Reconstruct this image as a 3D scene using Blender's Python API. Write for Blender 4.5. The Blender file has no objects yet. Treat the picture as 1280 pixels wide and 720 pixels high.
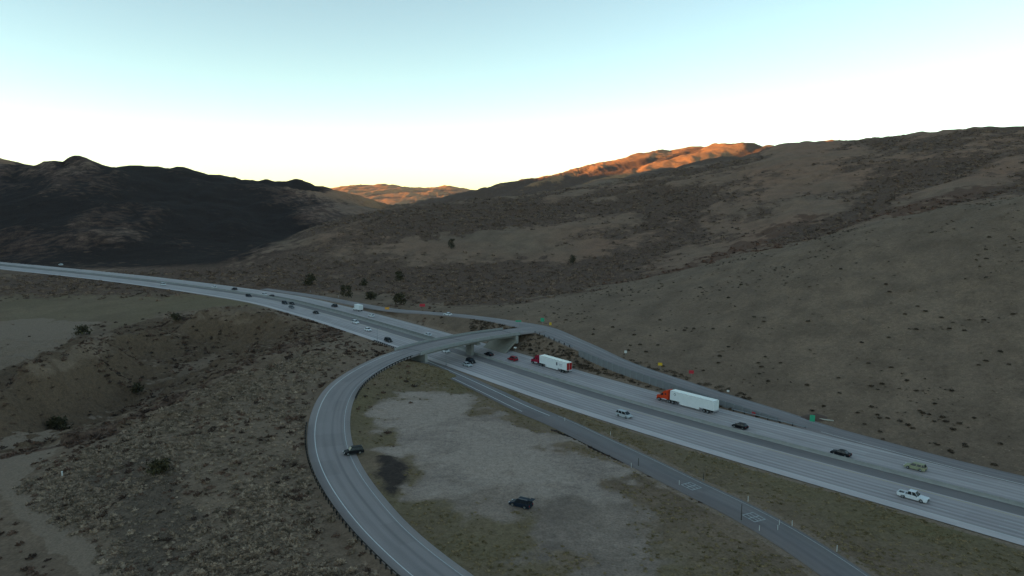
import bpy, bmesh, math, random
import numpy as np
from mathutils import Vector, Matrix

# ------------------------------------------------------------------ camera
CAM_H, F_PX, HORIZON = 64.3, 900.0, 245.0
TILT = math.atan((360.0 - HORIZON) / F_PX)
scene = bpy.context.scene
cam_data = bpy.data.cameras.new("camera")
cam_data.sensor_width = 36.0
cam_data.lens = 36.0 * F_PX / 1280.0
cam_data.clip_start = 0.5
cam_data.clip_end = 40000.0
cam = bpy.data.objects.new("camera", cam_data)
scene.collection.objects.link(cam)
cam.location = (0, 0, CAM_H)
cam.rotation_euler = (math.radians(90) - TILT, 0, 0)
scene.camera = cam

# ------------------------------------------------------------------ sky, sun, exposure
SUN_ELEV = math.radians(4.6)
SUN_DIR = Vector((-0.95, -0.31, 0)).normalized()          # horizontal direction towards the sun
world = bpy.data.worlds.new("World")
scene.world = world
world.use_nodes = True
wn = world.node_tree
bg = wn.nodes["Background"]
sky = wn.nodes.new("ShaderNodeTexSky")
sky.sky_type = 'NISHITA'
sky.sun_disc = False
sky.sun_elevation = SUN_ELEV
sky.sun_rotation = math.atan2(SUN_DIR.x, SUN_DIR.y)
sky.altitude = 2000
sky.air_density = 0.75
sky.dust_density = 0.3
sky.ozone_density = 1.1
wn.links.new(sky.outputs[0], bg.inputs[0])
bg.inputs[1].default_value = 0.15
sun_data = bpy.data.lights.new("sun", 'SUN')
sun_data.energy = 5.0
sun_data.angle = math.radians(0.5)
sun_data.color = (1.0, 0.47, 0.17)
sun = bpy.data.objects.new("sun", sun_data)
scene.collection.objects.link(sun)
sd = Vector((SUN_DIR.x * math.cos(SUN_ELEV), SUN_DIR.y * math.cos(SUN_ELEV), math.sin(SUN_ELEV)))
sun.rotation_euler = sd.to_track_quat('Z', 'Y').to_euler()
vs = scene.view_settings
vs.view_transform = 'Standard'
vs.look = 'None'
vs.gamma = 1.0
vs.use_curve_mapping = False
vs.exposure = 1.80
vs.use_white_balance = True                      # camera white balance, set warm for the blue shade
vs.white_balance_temperature = 9000
vs.white_balance_tint = -2
scene.cycles.max_bounces = 4
scene.cycles.use_denoising = True

# ------------------------------------------------------------------ helpers
random.seed(7)
rng = np.random.default_rng(7)
COL = scene.collection
_ct, _st = math.cos(TILT), math.sin(TILT)

def ray(px, py):
    x = (px - 640.0) / F_PX
    y = -(py - 360.0) / F_PX
    return np.array([x, _ct + y * _st, -_st + y * _ct])

def PZ(px, py, z):
    d = ray(px, py)
    return np.array([0, 0, CAM_H]) + d * ((z - CAM_H) / d[2])

def PD(px, py, Y):
    d = ray(px, py)
    return np.array([0, 0, CAM_H]) + d * (Y / d[1])

def tag(o, label=None, cat=None, group=None, kind=None):
    if label: o["label"] = label
    if cat: o["category"] = cat
    if group: o["group"] = group
    if kind: o["kind"] = kind
    return o

def link(name, data, parent=None, m=None):
    o = bpy.data.objects.new(name, data)
    COL.objects.link(o)
    if parent is not None:
        o.parent = parent
    if m is not None and data is not None and not data.materials:
        data.materials.append(m)
    return o

def empty(name, loc, rz=0.0):
    o = bpy.data.objects.new(name, None)
    COL.objects.link(o)
    o.empty_display_size = 0.5
    o.location = loc
    o.rotation_euler = (0, 0, rz)
    return o

def copy_tree(o, parent=None):
    c = o.copy()
    COL.objects.link(c)
    c.parent = parent
    for ch in list(o.children):
        copy_tree(ch, c)
    return c

def np_mesh(name, V, F, smooth=False, uv=None):
    """V (n,3), F (m,3|4) arrays -> mesh, quickly."""
    V = np.asarray(V, np.float32); F = np.asarray(F, np.int32)
    me = bpy.data.meshes.new(name)
    n, k = F.shape
    me.vertices.add(len(V)); me.vertices.foreach_set("co", V.ravel())
    me.loops.add(n * k); me.loops.foreach_set("vertex_index", F.ravel())
    me.polygons.add(n)
    me.polygons.foreach_set("loop_start", np.arange(n, dtype=np.int32) * k)
    me.polygons.foreach_set("loop_total", np.full(n, k, np.int32))
    if smooth:
        me.polygons.foreach_set("use_smooth", np.ones(n, bool))
    me.update(calc_edges=True)
    if uv is not None:
        l = me.uv_layers.new(name="uv")
        l.data.foreach_set("uv", np.asarray(uv, np.float32)[F.ravel()].ravel())
    return me

class MB:
    """collects simple shapes into one mesh"""
    def __init__(s): s.v = []; s.f = []
    def add(s, V, F):
        b = len(s.v); s.v += [tuple(map(float, p)) for p in V]; s.f += [tuple(i + b for i in q) for q in F]; return s
    def box(s, c, d, top=(1, 1), shift=(0, 0)):
        x, y, z = c; a, b, h = d[0] / 2, d[1] / 2, d[2] / 2
        V = [(x - a, y - b, z - h), (x + a, y - b, z - h), (x + a, y + b, z - h), (x - a, y + b, z - h)]
        a2, b2 = a * top[0], b * top[1]; x2, y2 = x + shift[0], y + shift[1]
        V += [(x2 - a2, y2 - b2, z + h), (x2 + a2, y2 - b2, z + h), (x2 + a2, y2 + b2, z + h), (x2 - a2, y2 + b2, z + h)]
        return s.add(V, [(3, 2, 1, 0), (4, 5, 6, 7), (0, 1, 5, 4), (1, 2, 6, 5), (2, 3, 7, 6), (3, 0, 4, 7)])
    def tube(s, p, q, r, r2=None, n=8):
        p, q = Vector(p), Vector(q); r2 = r if r2 is None else r2
        d = (q - p).normalized(); u = d.orthogonal().normalized(); w = d.cross(u)
        V = []
        for c, rr in ((p, r), (q, r2)):
            for i in range(n):
                a = 2 * math.pi * i / n
                V.append(c + u * math.cos(a) * rr + w * math.sin(a) * rr)
        F = [(i, (i + 1) % n, n + (i + 1) % n, n + i) for i in range(n)]
        F += [tuple(range(n - 1, -1, -1)), tuple(range(n, 2 * n))]
        return s.add(V, F)
    def prism(s, prof, y0, y1, inset=0.0, ins_n=0.0):
        """side profile [(x,z)] extruded between y0 and y1; inset rounds the two side edges"""
        n = len(prof); P = np.array(prof, float); c = P.mean(0)
        layers = []
        if inset > 0:
            Q = c + (P - c) * (1 - ins_n)
            layers = [(y0, Q), (y0 + inset, P), (y1 - inset, P), (y1, Q)]
        else:
            layers = [(y0, P), (y1, P)]
        V = []; F = []
        for y, L in layers:
            V += [(x, y, z) for x, z in L]
        for k in range(len(layers) - 1):
            for i in range(n):
                j = (i + 1) % n
                F.append((k * n + i, k * n + j, (k + 1) * n + j, (k + 1) * n + i))
        F.append(tuple(range(n - 1, -1, -1)))
        m = (len(layers) - 1) * n
        F.append(tuple(range(m, m + n)))
        return s.add(V, F)
    def mesh(s, name, smooth=False):
        me = bpy.data.meshes.new(name)
        me.from_pydata(s.v, [], s.f)
        bm = bmesh.new(); bm.from_mesh(me)
        bmesh.ops.recalc_face_normals(bm, faces=bm.faces)
        bm.to_mesh(me); bm.free()
        if smooth:
            for p in me.polygons: p.use_smooth = True
        me.update()
        return me
    def build(s, name, m, parent=None, smooth=False):
        return link(name, s.mesh(name, smooth), parent, m)

# ---- materials
MATS = {}
def mat(name, col, rough=0.6, metal=0.0, var=0.12, scale=3.0, coat=0.0, spec=0.5, bump=0.0):
    if name in MATS: return MATS[name]
    m = bpy.data.materials.new(name); m.use_nodes = True
    nt = m.node_tree; b = nt.nodes["Principled BSDF"]
    b.inputs["Roughness"].default_value = rough
    b.inputs["Metallic"].default_value = metal
    b.inputs["Coat Weight"].default_value = coat
    b.inputs["Specular IOR Level"].default_value = spec
    tc = nt.nodes.new("ShaderNodeTexCoord")
    no = nt.nodes.new("ShaderNodeTexNoise"); no.inputs["Scale"].default_value = scale; no.inputs["Detail"].default_value = 5
    nt.links.new(tc.outputs["Object"], no.inputs["Vector"])
    mx = nt.nodes.new("ShaderNodeMix"); mx.data_type = 'RGBA'
    c = np.array(col)
    mx.inputs["A"].default_value = (*np.clip(c * (1 - var * 2), 0, 1), 1)
    mx.inputs["B"].default_value = (*np.clip(c * (1 + var * 2), 0, 1), 1)
    nt.links.new(no.outputs["Fac"], mx.inputs["Factor"])
    nt.links.new(mx.outputs["Result"], b.inputs["Base Color"])
    if bump:
        bp = nt.nodes.new("ShaderNodeBump"); bp.inputs["Strength"].default_value = bump; bp.inputs["Distance"].default_value = 0.2
        nt.links.new(no.outputs["Fac"], bp.inputs["Height"]); nt.links.new(bp.outputs["Normal"], b.inputs["Normal"])
    MATS[name] = m
    return m

class NT:
    """small node-graph helper"""
    def __init__(s, name):
        s.m = bpy.data.materials.new(name); s.m.use_nodes = True
        s.t = s.m.node_tree; s.b = s.t.nodes["Principled BSDF"]
    def l(s, a, b): s.t.links.new(a, b)
    def put(s, sock, v):
        if isinstance(v, (int, float)): sock.default_value = v
        elif isinstance(v, tuple): sock.default_value = (*v, 1.0) if len(v) == 3 and sock.type == 'RGBA' else v
        else: s.l(v, sock)
    def noise(s, vec, scale, detail=4, rough=0.55, dist=0.0):
        n = s.t.nodes.new("ShaderNodeTexNoise")
        n.inputs["Scale"].default_value = scale; n.inputs["Detail"].default_value = detail
        n.inputs["Roughness"].default_value = rough; n.inputs["Distortion"].default_value = dist
        s.l(vec, n.inputs["Vector"]); return n.outputs["Fac"]
    def math(s, op, a, b=0.0, clamp=False):
        n = s.t.nodes.new("ShaderNodeMath"); n.operation = op; n.use_clamp = clamp
        s.put(n.inputs[0], a); s.put(n.inputs[1], b); return n.outputs[0]
    def mrange(s, v, a, b, c=0.0, d=1.0):
        n = s.t.nodes.new("ShaderNodeMapRange"); s.put(n.inputs[0], v)
        for i, q in enumerate((a, b, c, d)): n.inputs[i + 1].default_value = q
        return n.outputs[0]
    def mix(s, f, a, b):
        n = s.t.nodes.new("ShaderNodeMix"); n.data_type = 'RGBA'
        s.put(n.inputs["Factor"], f); s.put(n.inputs["A"], a); s.put(n.inputs["B"], b); return n.outputs["Result"]
    def mul(s, f, a, b):
        n = s.t.nodes.new("ShaderNodeMix"); n.data_type = 'RGBA'; n.blend_type = 'MULTIPLY'
        s.put(n.inputs["Factor"], f); s.put(n.inputs["A"], a); s.put(n.inputs["B"], b); return n.outputs["Result"]
    def mapping(s, vec, scale):
        n = s.t.nodes.new("ShaderNodeMapping"); n.inputs["Scale"].default_value = scale; s.l(vec, n.inputs["Vector"]); return n.outputs[0]
    def attr(s, name):
        n = s.t.nodes.new("ShaderNodeAttribute"); n.attribute_name = name
        sp = s.t.nodes.new("ShaderNodeSeparateColor"); s.l(n.outputs["Color"], sp.inputs[0])
        return sp.outputs[0], sp.outputs[1], sp.outputs[2], n.outputs["Alpha"]

# ---- numpy gradient noise
_perm = rng.permutation(1024)
_g = rng.random(1024) * 2 * np.pi
_gx, _gy = np.cos(_g), np.sin(_g)
def gnoise(x, y):
    xi = np.floor(x).astype(np.int64); yi = np.floor(y).astype(np.int64)
    xf = x - xi; yf = y - yi
    u = xf * xf * xf * (xf * (xf * 6 - 15) + 10); v = yf * yf * yf * (yf * (yf * 6 - 15) + 10)
    def g(a, b, dx, dy):
        h = _perm[(_perm[a & 1023] + b) & 1023]
        return _gx[h] * dx + _gy[h] * dy
    n00 = g(xi, yi, xf, yf); n10 = g(xi + 1, yi, xf - 1, yf)
    n01 = g(xi, yi + 1, xf, yf - 1); n11 = g(xi + 1, yi + 1, xf - 1, yf - 1)
    return (n00 * (1 - u) + n10 * u) * (1 - v) + (n01 * (1 - u) + n11 * u) * v
def fbm(x, y, wl, octs=4, gain=0.5, ridged=False):
    s = 0; a = 1.0; f = 1.0 / wl
    for i in range(octs):
        n = gnoise(x * f + 17.3 * i, y * f - 9.1 * i)
        s = s + a * ((1 - 2 * np.abs(n) * 1.4) if ridged else n * 1.5)
        a *= gain; f *= 2.03
    return s
def sstep(x, a, b):
    t = np.clip((x - a) / (b - a), 0, 1); return t * t * (3 - 2 * t)

# ------------------------------------------------------------------ road centre lines
def catmull(P, step=2.0, smooth=6):
    P = np.asarray(P, float)
    Q = np.vstack([2 * P[0] - P[1], P, 2 * P[-1] - P[-2]])
    out = []
    for i in range(1, len(Q) - 2):
        p0, p1, p2, p3 = Q[i - 1], Q[i], Q[i + 1], Q[i + 2]
        n = max(2, int(np.linalg.norm(p2[:2] - p1[:2]) / step))
        for t in np.linspace(0, 1, n, endpoint=False):
            out.append(0.5 * ((2 * p1) + (-p0 + p2) * t + (2 * p0 - 5 * p1 + 4 * p2 - p3) * t * t + (-p0 + 3 * p1 - 3 * p2 + p3) * t ** 3))
    out.append(Q[-2]); out = np.array(out)
    d = np.r_[0, np.cumsum(np.linalg.norm(np.diff(out[:, :2], axis=0), axis=1))]
    s = np.arange(0, d[-1], step)
    out = np.stack([np.interp(s, d, out[:, k]) for k in range(out.shape[1])], 1)
    for _ in range(smooth):
        o2 = out.copy()
        o2[2:-2] = (out[:-4] + out[1:-3] + out[2:-2] + out[3:-1] + out[4:]) / 5
        out = o2
    return out

class Road:
    def __init__(s, P, smooth=6):                     # rows x, y, z, half width
        s.p = catmull(P, 2.0, smooth)
        t = np.gradient(s.p[:, :2], axis=0); t /= np.linalg.norm(t, axis=1)[:, None]
        s.t = t; s.n = np.stack([t[:, 1], -t[:, 0]], 1)     # n points to the right of travel
        s.s = np.r_[0, np.cumsum(np.linalg.norm(np.diff(s.p[:, :2], axis=0), axis=1))]
    def at(s, off, i=slice(None), dz=0.0):
        q = s.p[i][:, :3].copy(); q[:, :2] += s.n[i] * (off if np.isscalar(off) else off[:, None]); q[:, 2] += dz
        return q
    def near(s, X, Y):
        """distance, signed offset, index of closest sample for arrays"""
        X = np.asarray(X, float); Y = np.asarray(Y, float)
        best = np.full(X.shape, 1e18); idx = np.zeros(X.shape, int)
        for i in range(len(s.p)):
            d = (X - s.p[i, 0]) ** 2 + (Y - s.p[i, 1]) ** 2
            m = d < best
            best = np.where(m, d, best); idx[m] = i
        off = (X - s.p[idx, 0]) * s.n[idx, 0] + (Y - s.p[idx, 1]) * s.n[idx, 1]
        return np.sqrt(best), off, idx
    def ribbon(s, a, b, i0=0, i1=None, dz=0.0, nu=2, skirt=0.0):
        """strip between offsets a and b (scalars or arrays along the road) with uv = metres"""
        i = slice(i0, i1); L = len(s.p[i])
        A = a if np.isscalar(a) else a[i]; B = b if np.isscalar(b) else b[i]
        rows = []; uv = []
        us = list(np.linspace(0, 1, nu))
        cols = [(u, 0.0) for u in us]
        if skirt: cols = [(0.0, -skirt)] + cols + [(1.0, -skirt)]
        for u, k in cols:
            o = A + (B - A) * u
            rows.append(s.at(o, i, dz + k)); 
            uv.append(np.stack([np.broadcast_to(o, (L,)), s.s[i]], 1))
        V = np.concatenate(rows); UV = np.concatenate(uv); F = []
        for c in range(len(cols) - 1):
            k = np.arange(L - 1)
            F.append(np.stack([c * L + k, (c + 1) * L + k, (c + 1) * L + k + 1, c * L + k + 1], 1))
        return V, np.concatenate(F), UV

def road_px(rows, smooth=6):
    return Road([(*PZ(px, py, z), w) for px, py, z, w in rows], smooth)

# highway: line of the median barrier, level ground
_fm = [PZ(*p, 0.0) for p in [(0, 331), (160, 347.5), (320, 369), (397.5, 385.5), (487, 410.6), (600, 445), (740, 489), (920, 540), (1280, 634)]]
_fm = [_fm[0] + (_fm[0] - _fm[1]) * 3 + np.array([0, -60, 0]), _fm[0] + (_fm[0] - _fm[1]) * 1.2] + _fm + [_fm[-1] + (_fm[-1] - _fm[-2]) * 1.0, _fm[-1] + (_fm[-1] - _fm[-2]) * 3.0]
HW = Road([(*p, 18.0) for p in _fm], 14)
# direction of travel along HW samples is away -> towards the camera's right, so +offset (right side) is the near side?
_side = 1.0 if (HW.n[len(HW.n) // 2] @ np.array([-1.0, -1.0])) > 0 else -1.0
NEAR_W, FAR_W = 20.0, 16.0

RAMP = road_px([(660, 815, .7, 5), (592, 755, .9, 5), (540, 717, 1.3, 5), (514, 695, 1.5, 5), (486, 670, 1.7, 5), (459, 640, 2, 5.2),
    (430, 600, 2.4, 5.3), (415, 567, 2.6, 5.4), (411, 540, 2.9, 5.5), (413, 518, 3.4, 5.5), (419, 500, 3.9, 5.5), (431, 482, 4.5, 5.5),
    (454, 465, 5.3, 5.5), (483, 450, 6.1, 5.6), (515, 438.5, 6.8, 5.8), (555, 428.5, 7, 6), (600, 420, 7, 6), (645, 414, 6.8, 6.2), (676, 411, 6.6, 6.5)], 3)
PAR = road_px([(330, 361, 0.2, 3), (394, 370.5, .3, 4), (440, 379, .9, 4), (487, 387, 2.2, 4), (540, 391.5, 4, 4), (575, 394.5, 5, 4), (612, 399, 6, 4.2), (646, 405, 6.5, 5.5),
    (676, 411, 6.6, 6.5), (706, 423, 6, 5.5), (740, 437.5, 5, 5), (767, 450, 4.2, 4.2), (795, 460.5, 3.6, 4), (832, 473, 2.9, 4), (870, 485.5, 2.2, 4),
    (907, 497.5, 1.5, 4), (945, 509, .9, 4), (985, 521.5, .4, 4), (1030, 537, .12, 4), (1100, 555.5, .06, 3.6), (1180, 577, .05, 3.4), (1290, 603.5, .05, 3.3), (1400, 629, .05, 3.2)], 3)
EXIT = road_px([(505, 441.5, .04, 3), (560, 465, .05, 3.6), (610, 488, .06, 3.8), (660, 512, .1, 4), (700, 528, .2, 4), (742, 548.5, .3, 4), (800, 576, .4, 4),
    (866, 609, .5, 4), (925, 637, .6, 4), (985, 671, .7, 4), (1055, 717, .8, 4), (1180, 810, .9, 4)], 3)
WALL_PX = (738, 985)          # part of PAR held up by a retaining wall

# ------------------------------------------------------------------ terrain height
CP = []
def cz(*rows):
    for px, py, z in rows: CP.append(PZ(px, py, z))
def cd(*rows):
    for px, py, Y in rows: CP.append(PD(px, py, Y))
def cw(*rows):
    for r in rows: CP.append(np.array(r, float))
for i in range(0, len(HW.p), 22): CP.append(HW.p[i, :3] + np.array([0, 0, 0.0]))
# slope beside the parallel road, up to its crest
crest = [(1380, 225, 320), (1280, 243, 330), (1180, 258, 350), (1090, 275, 375), (1000, 300, 395), (900, 328, 410), (800, 350, 425), (720, 368, 410), (640, 380, 400)]
cd(*crest)
for px, py, Y in crest[:7]:
    p = PD(px, py, Y); q = p + np.array([p[0] * 0.05, 32, 0]); q[2] = p[2] - 5.0; CP.append(q)
for i in range(0, len(PAR.p), 12):
    q = PAR.at(-6 * _side, slice(i, i + 1))[0]; CP.append(q)
cd((1280, 200, 620), (1150, 215, 680), (1000, 240, 720), (900, 265, 700), (800, 295, 650), (700, 325, 600), (620, 345, 560), (540, 354, 540))
cd((1400, 150, 930), (1280, 157, 950), (1200, 157, 1000), (1100, 170, 1080), (1020, 181, 1150), (980, 185, 1200), (900, 199, 1250), (820, 211, 1250), (740, 234, 1200), (640, 247, 1060))
cd((1100, 250, 1600), (900, 252, 1650), (740, 262, 1500), (1300, 230, 1600))
cd((1020, 178, 2700), (975, 183, 2250), (925, 174, 2100), (860, 192, 2000), (800, 199, 1950), (760, 205, 1900), (700, 217, 1850), (640, 225, 1800), (600, 232, 1750), (560, 247, 1700), (525, 262, 1650), (480, 270, 1600))
cw((300, 3300, 60), (700, 3500, 80), (1300, 3600, 120), (1900, 2600, 200), (1700, 1300, 190), (1500, 500, 160), (1000, 100, 110), (800, -400, 80))
spur_line = [(262, 338, 605), (307, 319, 650), (356, 300, 690), (405, 281, 730), (442, 268, 770), (500, 262, 850), (560, 254, 940)]
cd(*spur_line)
for px, py, Y in spur_line[1:]:
    p = PD(px, py, Y); q = p * ((Y + 150) / Y); q[2] = max(-3, p[2] - 34); CP.append(q)
# mountain on the left
cd((0, 323, 745), (100, 331, 680), (200, 340, 600), (260, 342, 600), (-150, 310, 860))
cd((0, 285, 830), (100, 292, 800), (200, 305, 790), (260, 318, 770), (0, 245, 1000), (100, 250, 980), (200, 258, 1000), (300, 275, 1050), (380, 290, 1080))
cd((-300, 205, 1150), (-150, 215, 1200), (0, 222, 1250), (40, 212, 1280), (90, 191, 1320), (130, 200, 1350), (190, 206, 1400), (235, 205, 1450), (270, 216, 1500), (320, 218, 1560), (370, 219, 1620), (400, 230, 1680), (435, 247, 1750), (475, 263, 1850))
cw((-1500, 2600, 40), (-900, 2300, 40), (-500, 2400, 20), (-1500, 3300, 40), (-900, 3200, 30), (-400, 3000, 20), (-100, 2600, 10))
# far ridge
cd((330, 240, 5500), (380, 238, 5500), (415, 235, 5500), (445, 231, 5500), (475, 230, 5500), (500, 233, 5500), (530, 235, 5500), (560, 232, 5500), (585, 236, 5500), (620, 245, 5500), (720, 255, 5500))
cw((-1200, 4200, 20), (-400, 4300, 10), (100, 4300, 20), (-1200, 7500, 40), (0, 7800, 30), (1500, 6000, 60), (-3500, 5500, 40), (3500, 5000, 60), (3500, 9000, 20), (-3500, 9000, 20))
# hills out of the frame to the left that shade the valley
cw((-1850, 1700, 190), (-1880, 1240, 262), (-1850, 900, 370), (-1820, 500, 405), (-1800, 150, 410), (-1780, -250, 410), (-1750, -700, 400), (-1700, -1300, 380),
   (-1150, 900, 120), (-1150, 450, 100), (-1100, 0, 100), (-1050, -500, 100), (-2700, 900, 240), (-2700, -300, 240), (-3500, 2500, 120), (-3500, -1500, 200))
cw((-750, 600, 22), (-700, 350, 12), (-650, 100, 15), (-550, -300, 20), (-500, -900, 40), (0, -500, 6), (100, -1400, 20), (500, -200, 20), (900, -1400, 60), (3500, -1400, 150), (3500, 2000, 200), (0, 10, 1), (200, -50, 0.5), (-200, 20, 2))
# field, bluffs and wash left of the ramp
cz((20, 345, -1), (100, 360, -1), (200, 372, -1), (0, 380, -3), (80, 392, -4), (30, 425, -5), (290, 384, 0.5), (-150, 380, -3), (-150, 430, -5))
cz((160, 408, 6), (195, 394, 7), (250, 388.5, 7), (300, 389, 6), (340, 392, 5), (390, 399, 3), (160, 436, -9), (200, 432, -9), (250, 430, -9), (300, 428, -8), (345, 424, -5), (170, 455, -11), (230, 452, -11), (290, 446, -10), (340, 438, -6.5), (400, 420, -1))
for px, py in ((160, 408), (195, 394), (250, 388.5), (300, 389)):
    q = PZ(px, py, 6.0); q[1] += 22; q[2] = -1; CP.append(q)
cz((-100, 480, 7), (0, 463, 7), (30, 451, 7.5), (60, 440, 8), (85, 427, 8), (103, 417, 8), (0, 505, -9), (30, 492, -10), (60, 482, -10), (95, 462, -10), (120, 445, -9), (132, 425, -4), (0, 525, -11))
for px, py in ((0, 463), (60, 441), (103, 417)):
    q = PZ(px, py, 8.0); q[1] += 16; q[0] -= 10; q[2] = -4; CP.append(q)
cz((-100, 560, -12), (40, 530, -12), (100, 508, -12), (160, 480, -11.5), (210, 462, -11))
cz((0, 575, -7), (60, 562, -6), (130, 538, -4), (200, 510, -2), (260, 481, -1), (310, 456, 0), (370, 432, .6), (425, 416, .3))
cz((100, 600, -3), (200, 560, 1), (300, 520, 3), (340, 480, 3.5), (395, 452, 4.5), (440, 437, 4.6), (-100, 650, -6), (0, 640, -5), (50, 700, -4), (150, 650, -1), (250, 620, 1.4), (350, 620, 1.8), (300, 700, .8), (420, 720, .5), (-50, 800, -4), (300, 850, 0), (700, 850, .6), (1000, 850, .6), (1300, 850, .5))
cz((500, 560, 2), (600, 500, 1.3), (700, 580, 1.2), (650, 680, 1.2), (800, 680, .9), (900, 700, .8), (560, 600, 1.8), (540, 470, 1.0), (500, 500, 1.6), (760, 620, 1.0), (1100, 660, .2), (1200, 690, .2))
CP = np.array(CP)
_c = 9.0
def _mq(dx, dy): return np.sqrt(dx * dx + dy * dy + _c * _c)
_A = _mq(CP[:, None, 0] - CP[None, :, 0], CP[:, None, 1] - CP[None, :, 1])
_n = len(CP)
_M = np.zeros((_n + 1, _n + 1)); _M[:_n, :_n] = _A - np.eye(_n) * 1.5; _M[:_n, _n] = 1; _M[_n, :_n] = 1
_w = np.linalg.solve(_M, np.r_[CP[:, 2], 0])

def axis(segs):
    out = [segs[0][0]]
    for a, b, s0, s1 in segs:
        x = a
        while x < b - 1e-6:
            f = (x - a) / (b - a); x = min(b, x + s0 + (s1 - s0) * f); out.append(x)
    return np.array(out)
gx = axis([(-4200, -1300, 130, 16), (-1300, -420, 13, 5), (-420, -170, 4, 1.3), (-170, 190, 1.0, 1.0), (190, 420, 1.2, 4), (420, 1300, 4.5, 12), (1300, 4200, 18, 150)])
gy = axis([(-1600, 60, 120, 6), (60, 100, 4, 1.2), (100, 360, 1.0, 1.2), (360, 700, 1.3, 4), (700, 1300, 4, 8), (1300, 2300, 8, 14), (2300, 5000, 20, 60), (5000, 6000, 26, 40), (6000, 9500, 60, 200)])
GX, GY = np.meshgrid(gx, gy)
X1, Y1 = GX.ravel(), GY.ravel()
Z1 = np.full(X1.shape, _w[_n])
for i in range(_n):
    Z1 += _w[i] * _mq(X1 - CP[i, 0], Y1 - CP[i, 1])
Zb = Z1.reshape(GX.shape)
# relief
gradz = np.hypot(*np.gradient(Zb, gy, gx)).ravel()
hill = np.maximum(sstep(gradz, 0.03, 0.16) * sstep(Z1, 3, 28), sstep(Z1, -3, 14) * sstep(Y1, 470, 600))
far_f = np.clip(np.hypot(X1, Y1) / 900, 0.35, 1.9)
smooth_slope = sstep(X1, 40, 90) * (1 - sstep(Y1 - 0.0, 330, 430))
hill_a = hill * (1 - 0.8 * smooth_slope)
wx = X1 + 30 * fbm(X1, Y1, 260, 2); wy = Y1 + 30 * fbm(X1 + 500, Y1, 260, 2)
rid = fbm(wx, wy, 230, 5, 0.5, ridged=True)
def drain(ang, wl, stretch, seed, octs=4):
    ca, sa = math.cos(ang), math.sin(ang)
    al = wx * ca + wy * sa; ac = -wx * sa + wy * ca
    ac = ac + 0.35 * wl * fbm(wx + seed, wy, wl * 2.2, 2)
    f = 0; a_ = 1.0; tot = 0; w_ = wl
    for o_ in range(octs):
        n_ = np.abs(gnoise(ac / w_ + seed * .37, al / (w_ * stretch) + o_ * 7.7)) * 2.2
        f = f + a_ * np.clip(n_, 0, 1); tot += a_; a_ *= .52; w_ /= 2.1
    return f / tot                                          # 0 in the gully floor, 1 on the spur
left_f = sstep(-(X1 + 200 + 0.09 * (Y1 - 800)), -120, 120) * (1 - sstep(Y1, 2600, 3600))
d_left = drain(math.radians(-75), 250, 2.4, 3.0, 5); d_right = drain(math.radians(-135), 185, 3.0, 11.0, 5)
spur = d_left * left_f + d_right * (1 - left_f)
ridge_keep = np.clip(np.hypot(X1, Y1) / 1500, .35, 1.25)
amp = hill_a * (38 * left_f + 27 * (1 - left_f)) * ridge_keep * (.35 + .65 * sstep(Z1, 0, 45))
Z1 = Z1 + amp * (spur - .52) + hill_a * (rid - 1.15) * 3.0 * far_f + hill * fbm(X1, Y1, 28, 3) * 0.7
Z1 = Z1 + smooth_slope * sstep(Z1, 4, 14) * (drain(math.radians(-122), 46, 3.5, 5.0, 4) - .5) * 3.0
Z1 = Z1 + fbm(X1, Y1, 40, 3) * 0.35 + fbm(X1, Y1, 7, 2) * 0.10
bluff = ((X1 < -60) & (Y1 > 200) & (Y1 < 420) & (gradz > 0.12))
Z1 = Z1 + np.where(bluff, fbm(X1, Y1, 20, 4, .55, ridged=True) * 2.2 - 1.6, 0)

# grade the roads into the ground
def grade(road, hw_extra, up, down, lim, mask=None, drop=0.14, use=None):
    global Z1
    P = road.p if use is None else road.p[use]
    bb = (X1 > P[:, 0].min() - lim) & (X1 < P[:, 0].max() + lim) & (Y1 > P[:, 1].min() - lim) & (Y1 < P[:, 1].max() + lim)
    ids = np.where(bb)[0]
    d, off, k = road.near(X1[ids], Y1[ids])
    if use is not None:
        ok = (k >= use.start) & (k < use.stop); ids, d, off, k = ids[ok], d[ok], off[ok], k[ok]
    m = d < lim; ids, d, off, k = ids[m], d[m], off[m], k[m]
    e = np.maximum(0, d - road.p[k, 3] - hw_extra)
    zr = road.p[k, 2] - drop
    lo = zr - down * e; hi = zr + up * e
    if mask is not None:
        mm = mask(off, k, d); lo = np.where(mm, -1e9, lo)
    Z1[ids] = np.clip(Z1[ids], lo, hi)
    return ids, d, off, k

BR0 = int(np.argmin(np.hypot(*(RAMP.p[:, :2] - PZ(521, 437, 6.9)[:2]).T)))
BR1 = int(np.argmin(np.hypot(*(RAMP.p[:, :2] - PZ(636, 415, 6.9)[:2]).T)))
def iPAR(px, py, z): return int(np.argmin(np.hypot(*(PAR.p[:, :2] - PZ(px, py, z)[:2]).T)))
W0, W1 = iPAR(738, 437, 5), iPAR(985, 521.5, .4)
grade(EXIT, 0.8, 0.3, 0.3, 40, drop=0.16)
grade(RAMP, 1.0, 0.35, 0.45, 45, use=slice(0, BR0))
grade(RAMP, 1.0, 0.35, 0.5, 40, use=slice(BR1, len(RAMP.p)))
grade(PAR, 0.9, 0.45, 0.5, 45, mask=lambda off, k, d: (k >= W0) & (k <= W1) & (off * _side > PAR.p[k, 3] - 1.2))
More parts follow.
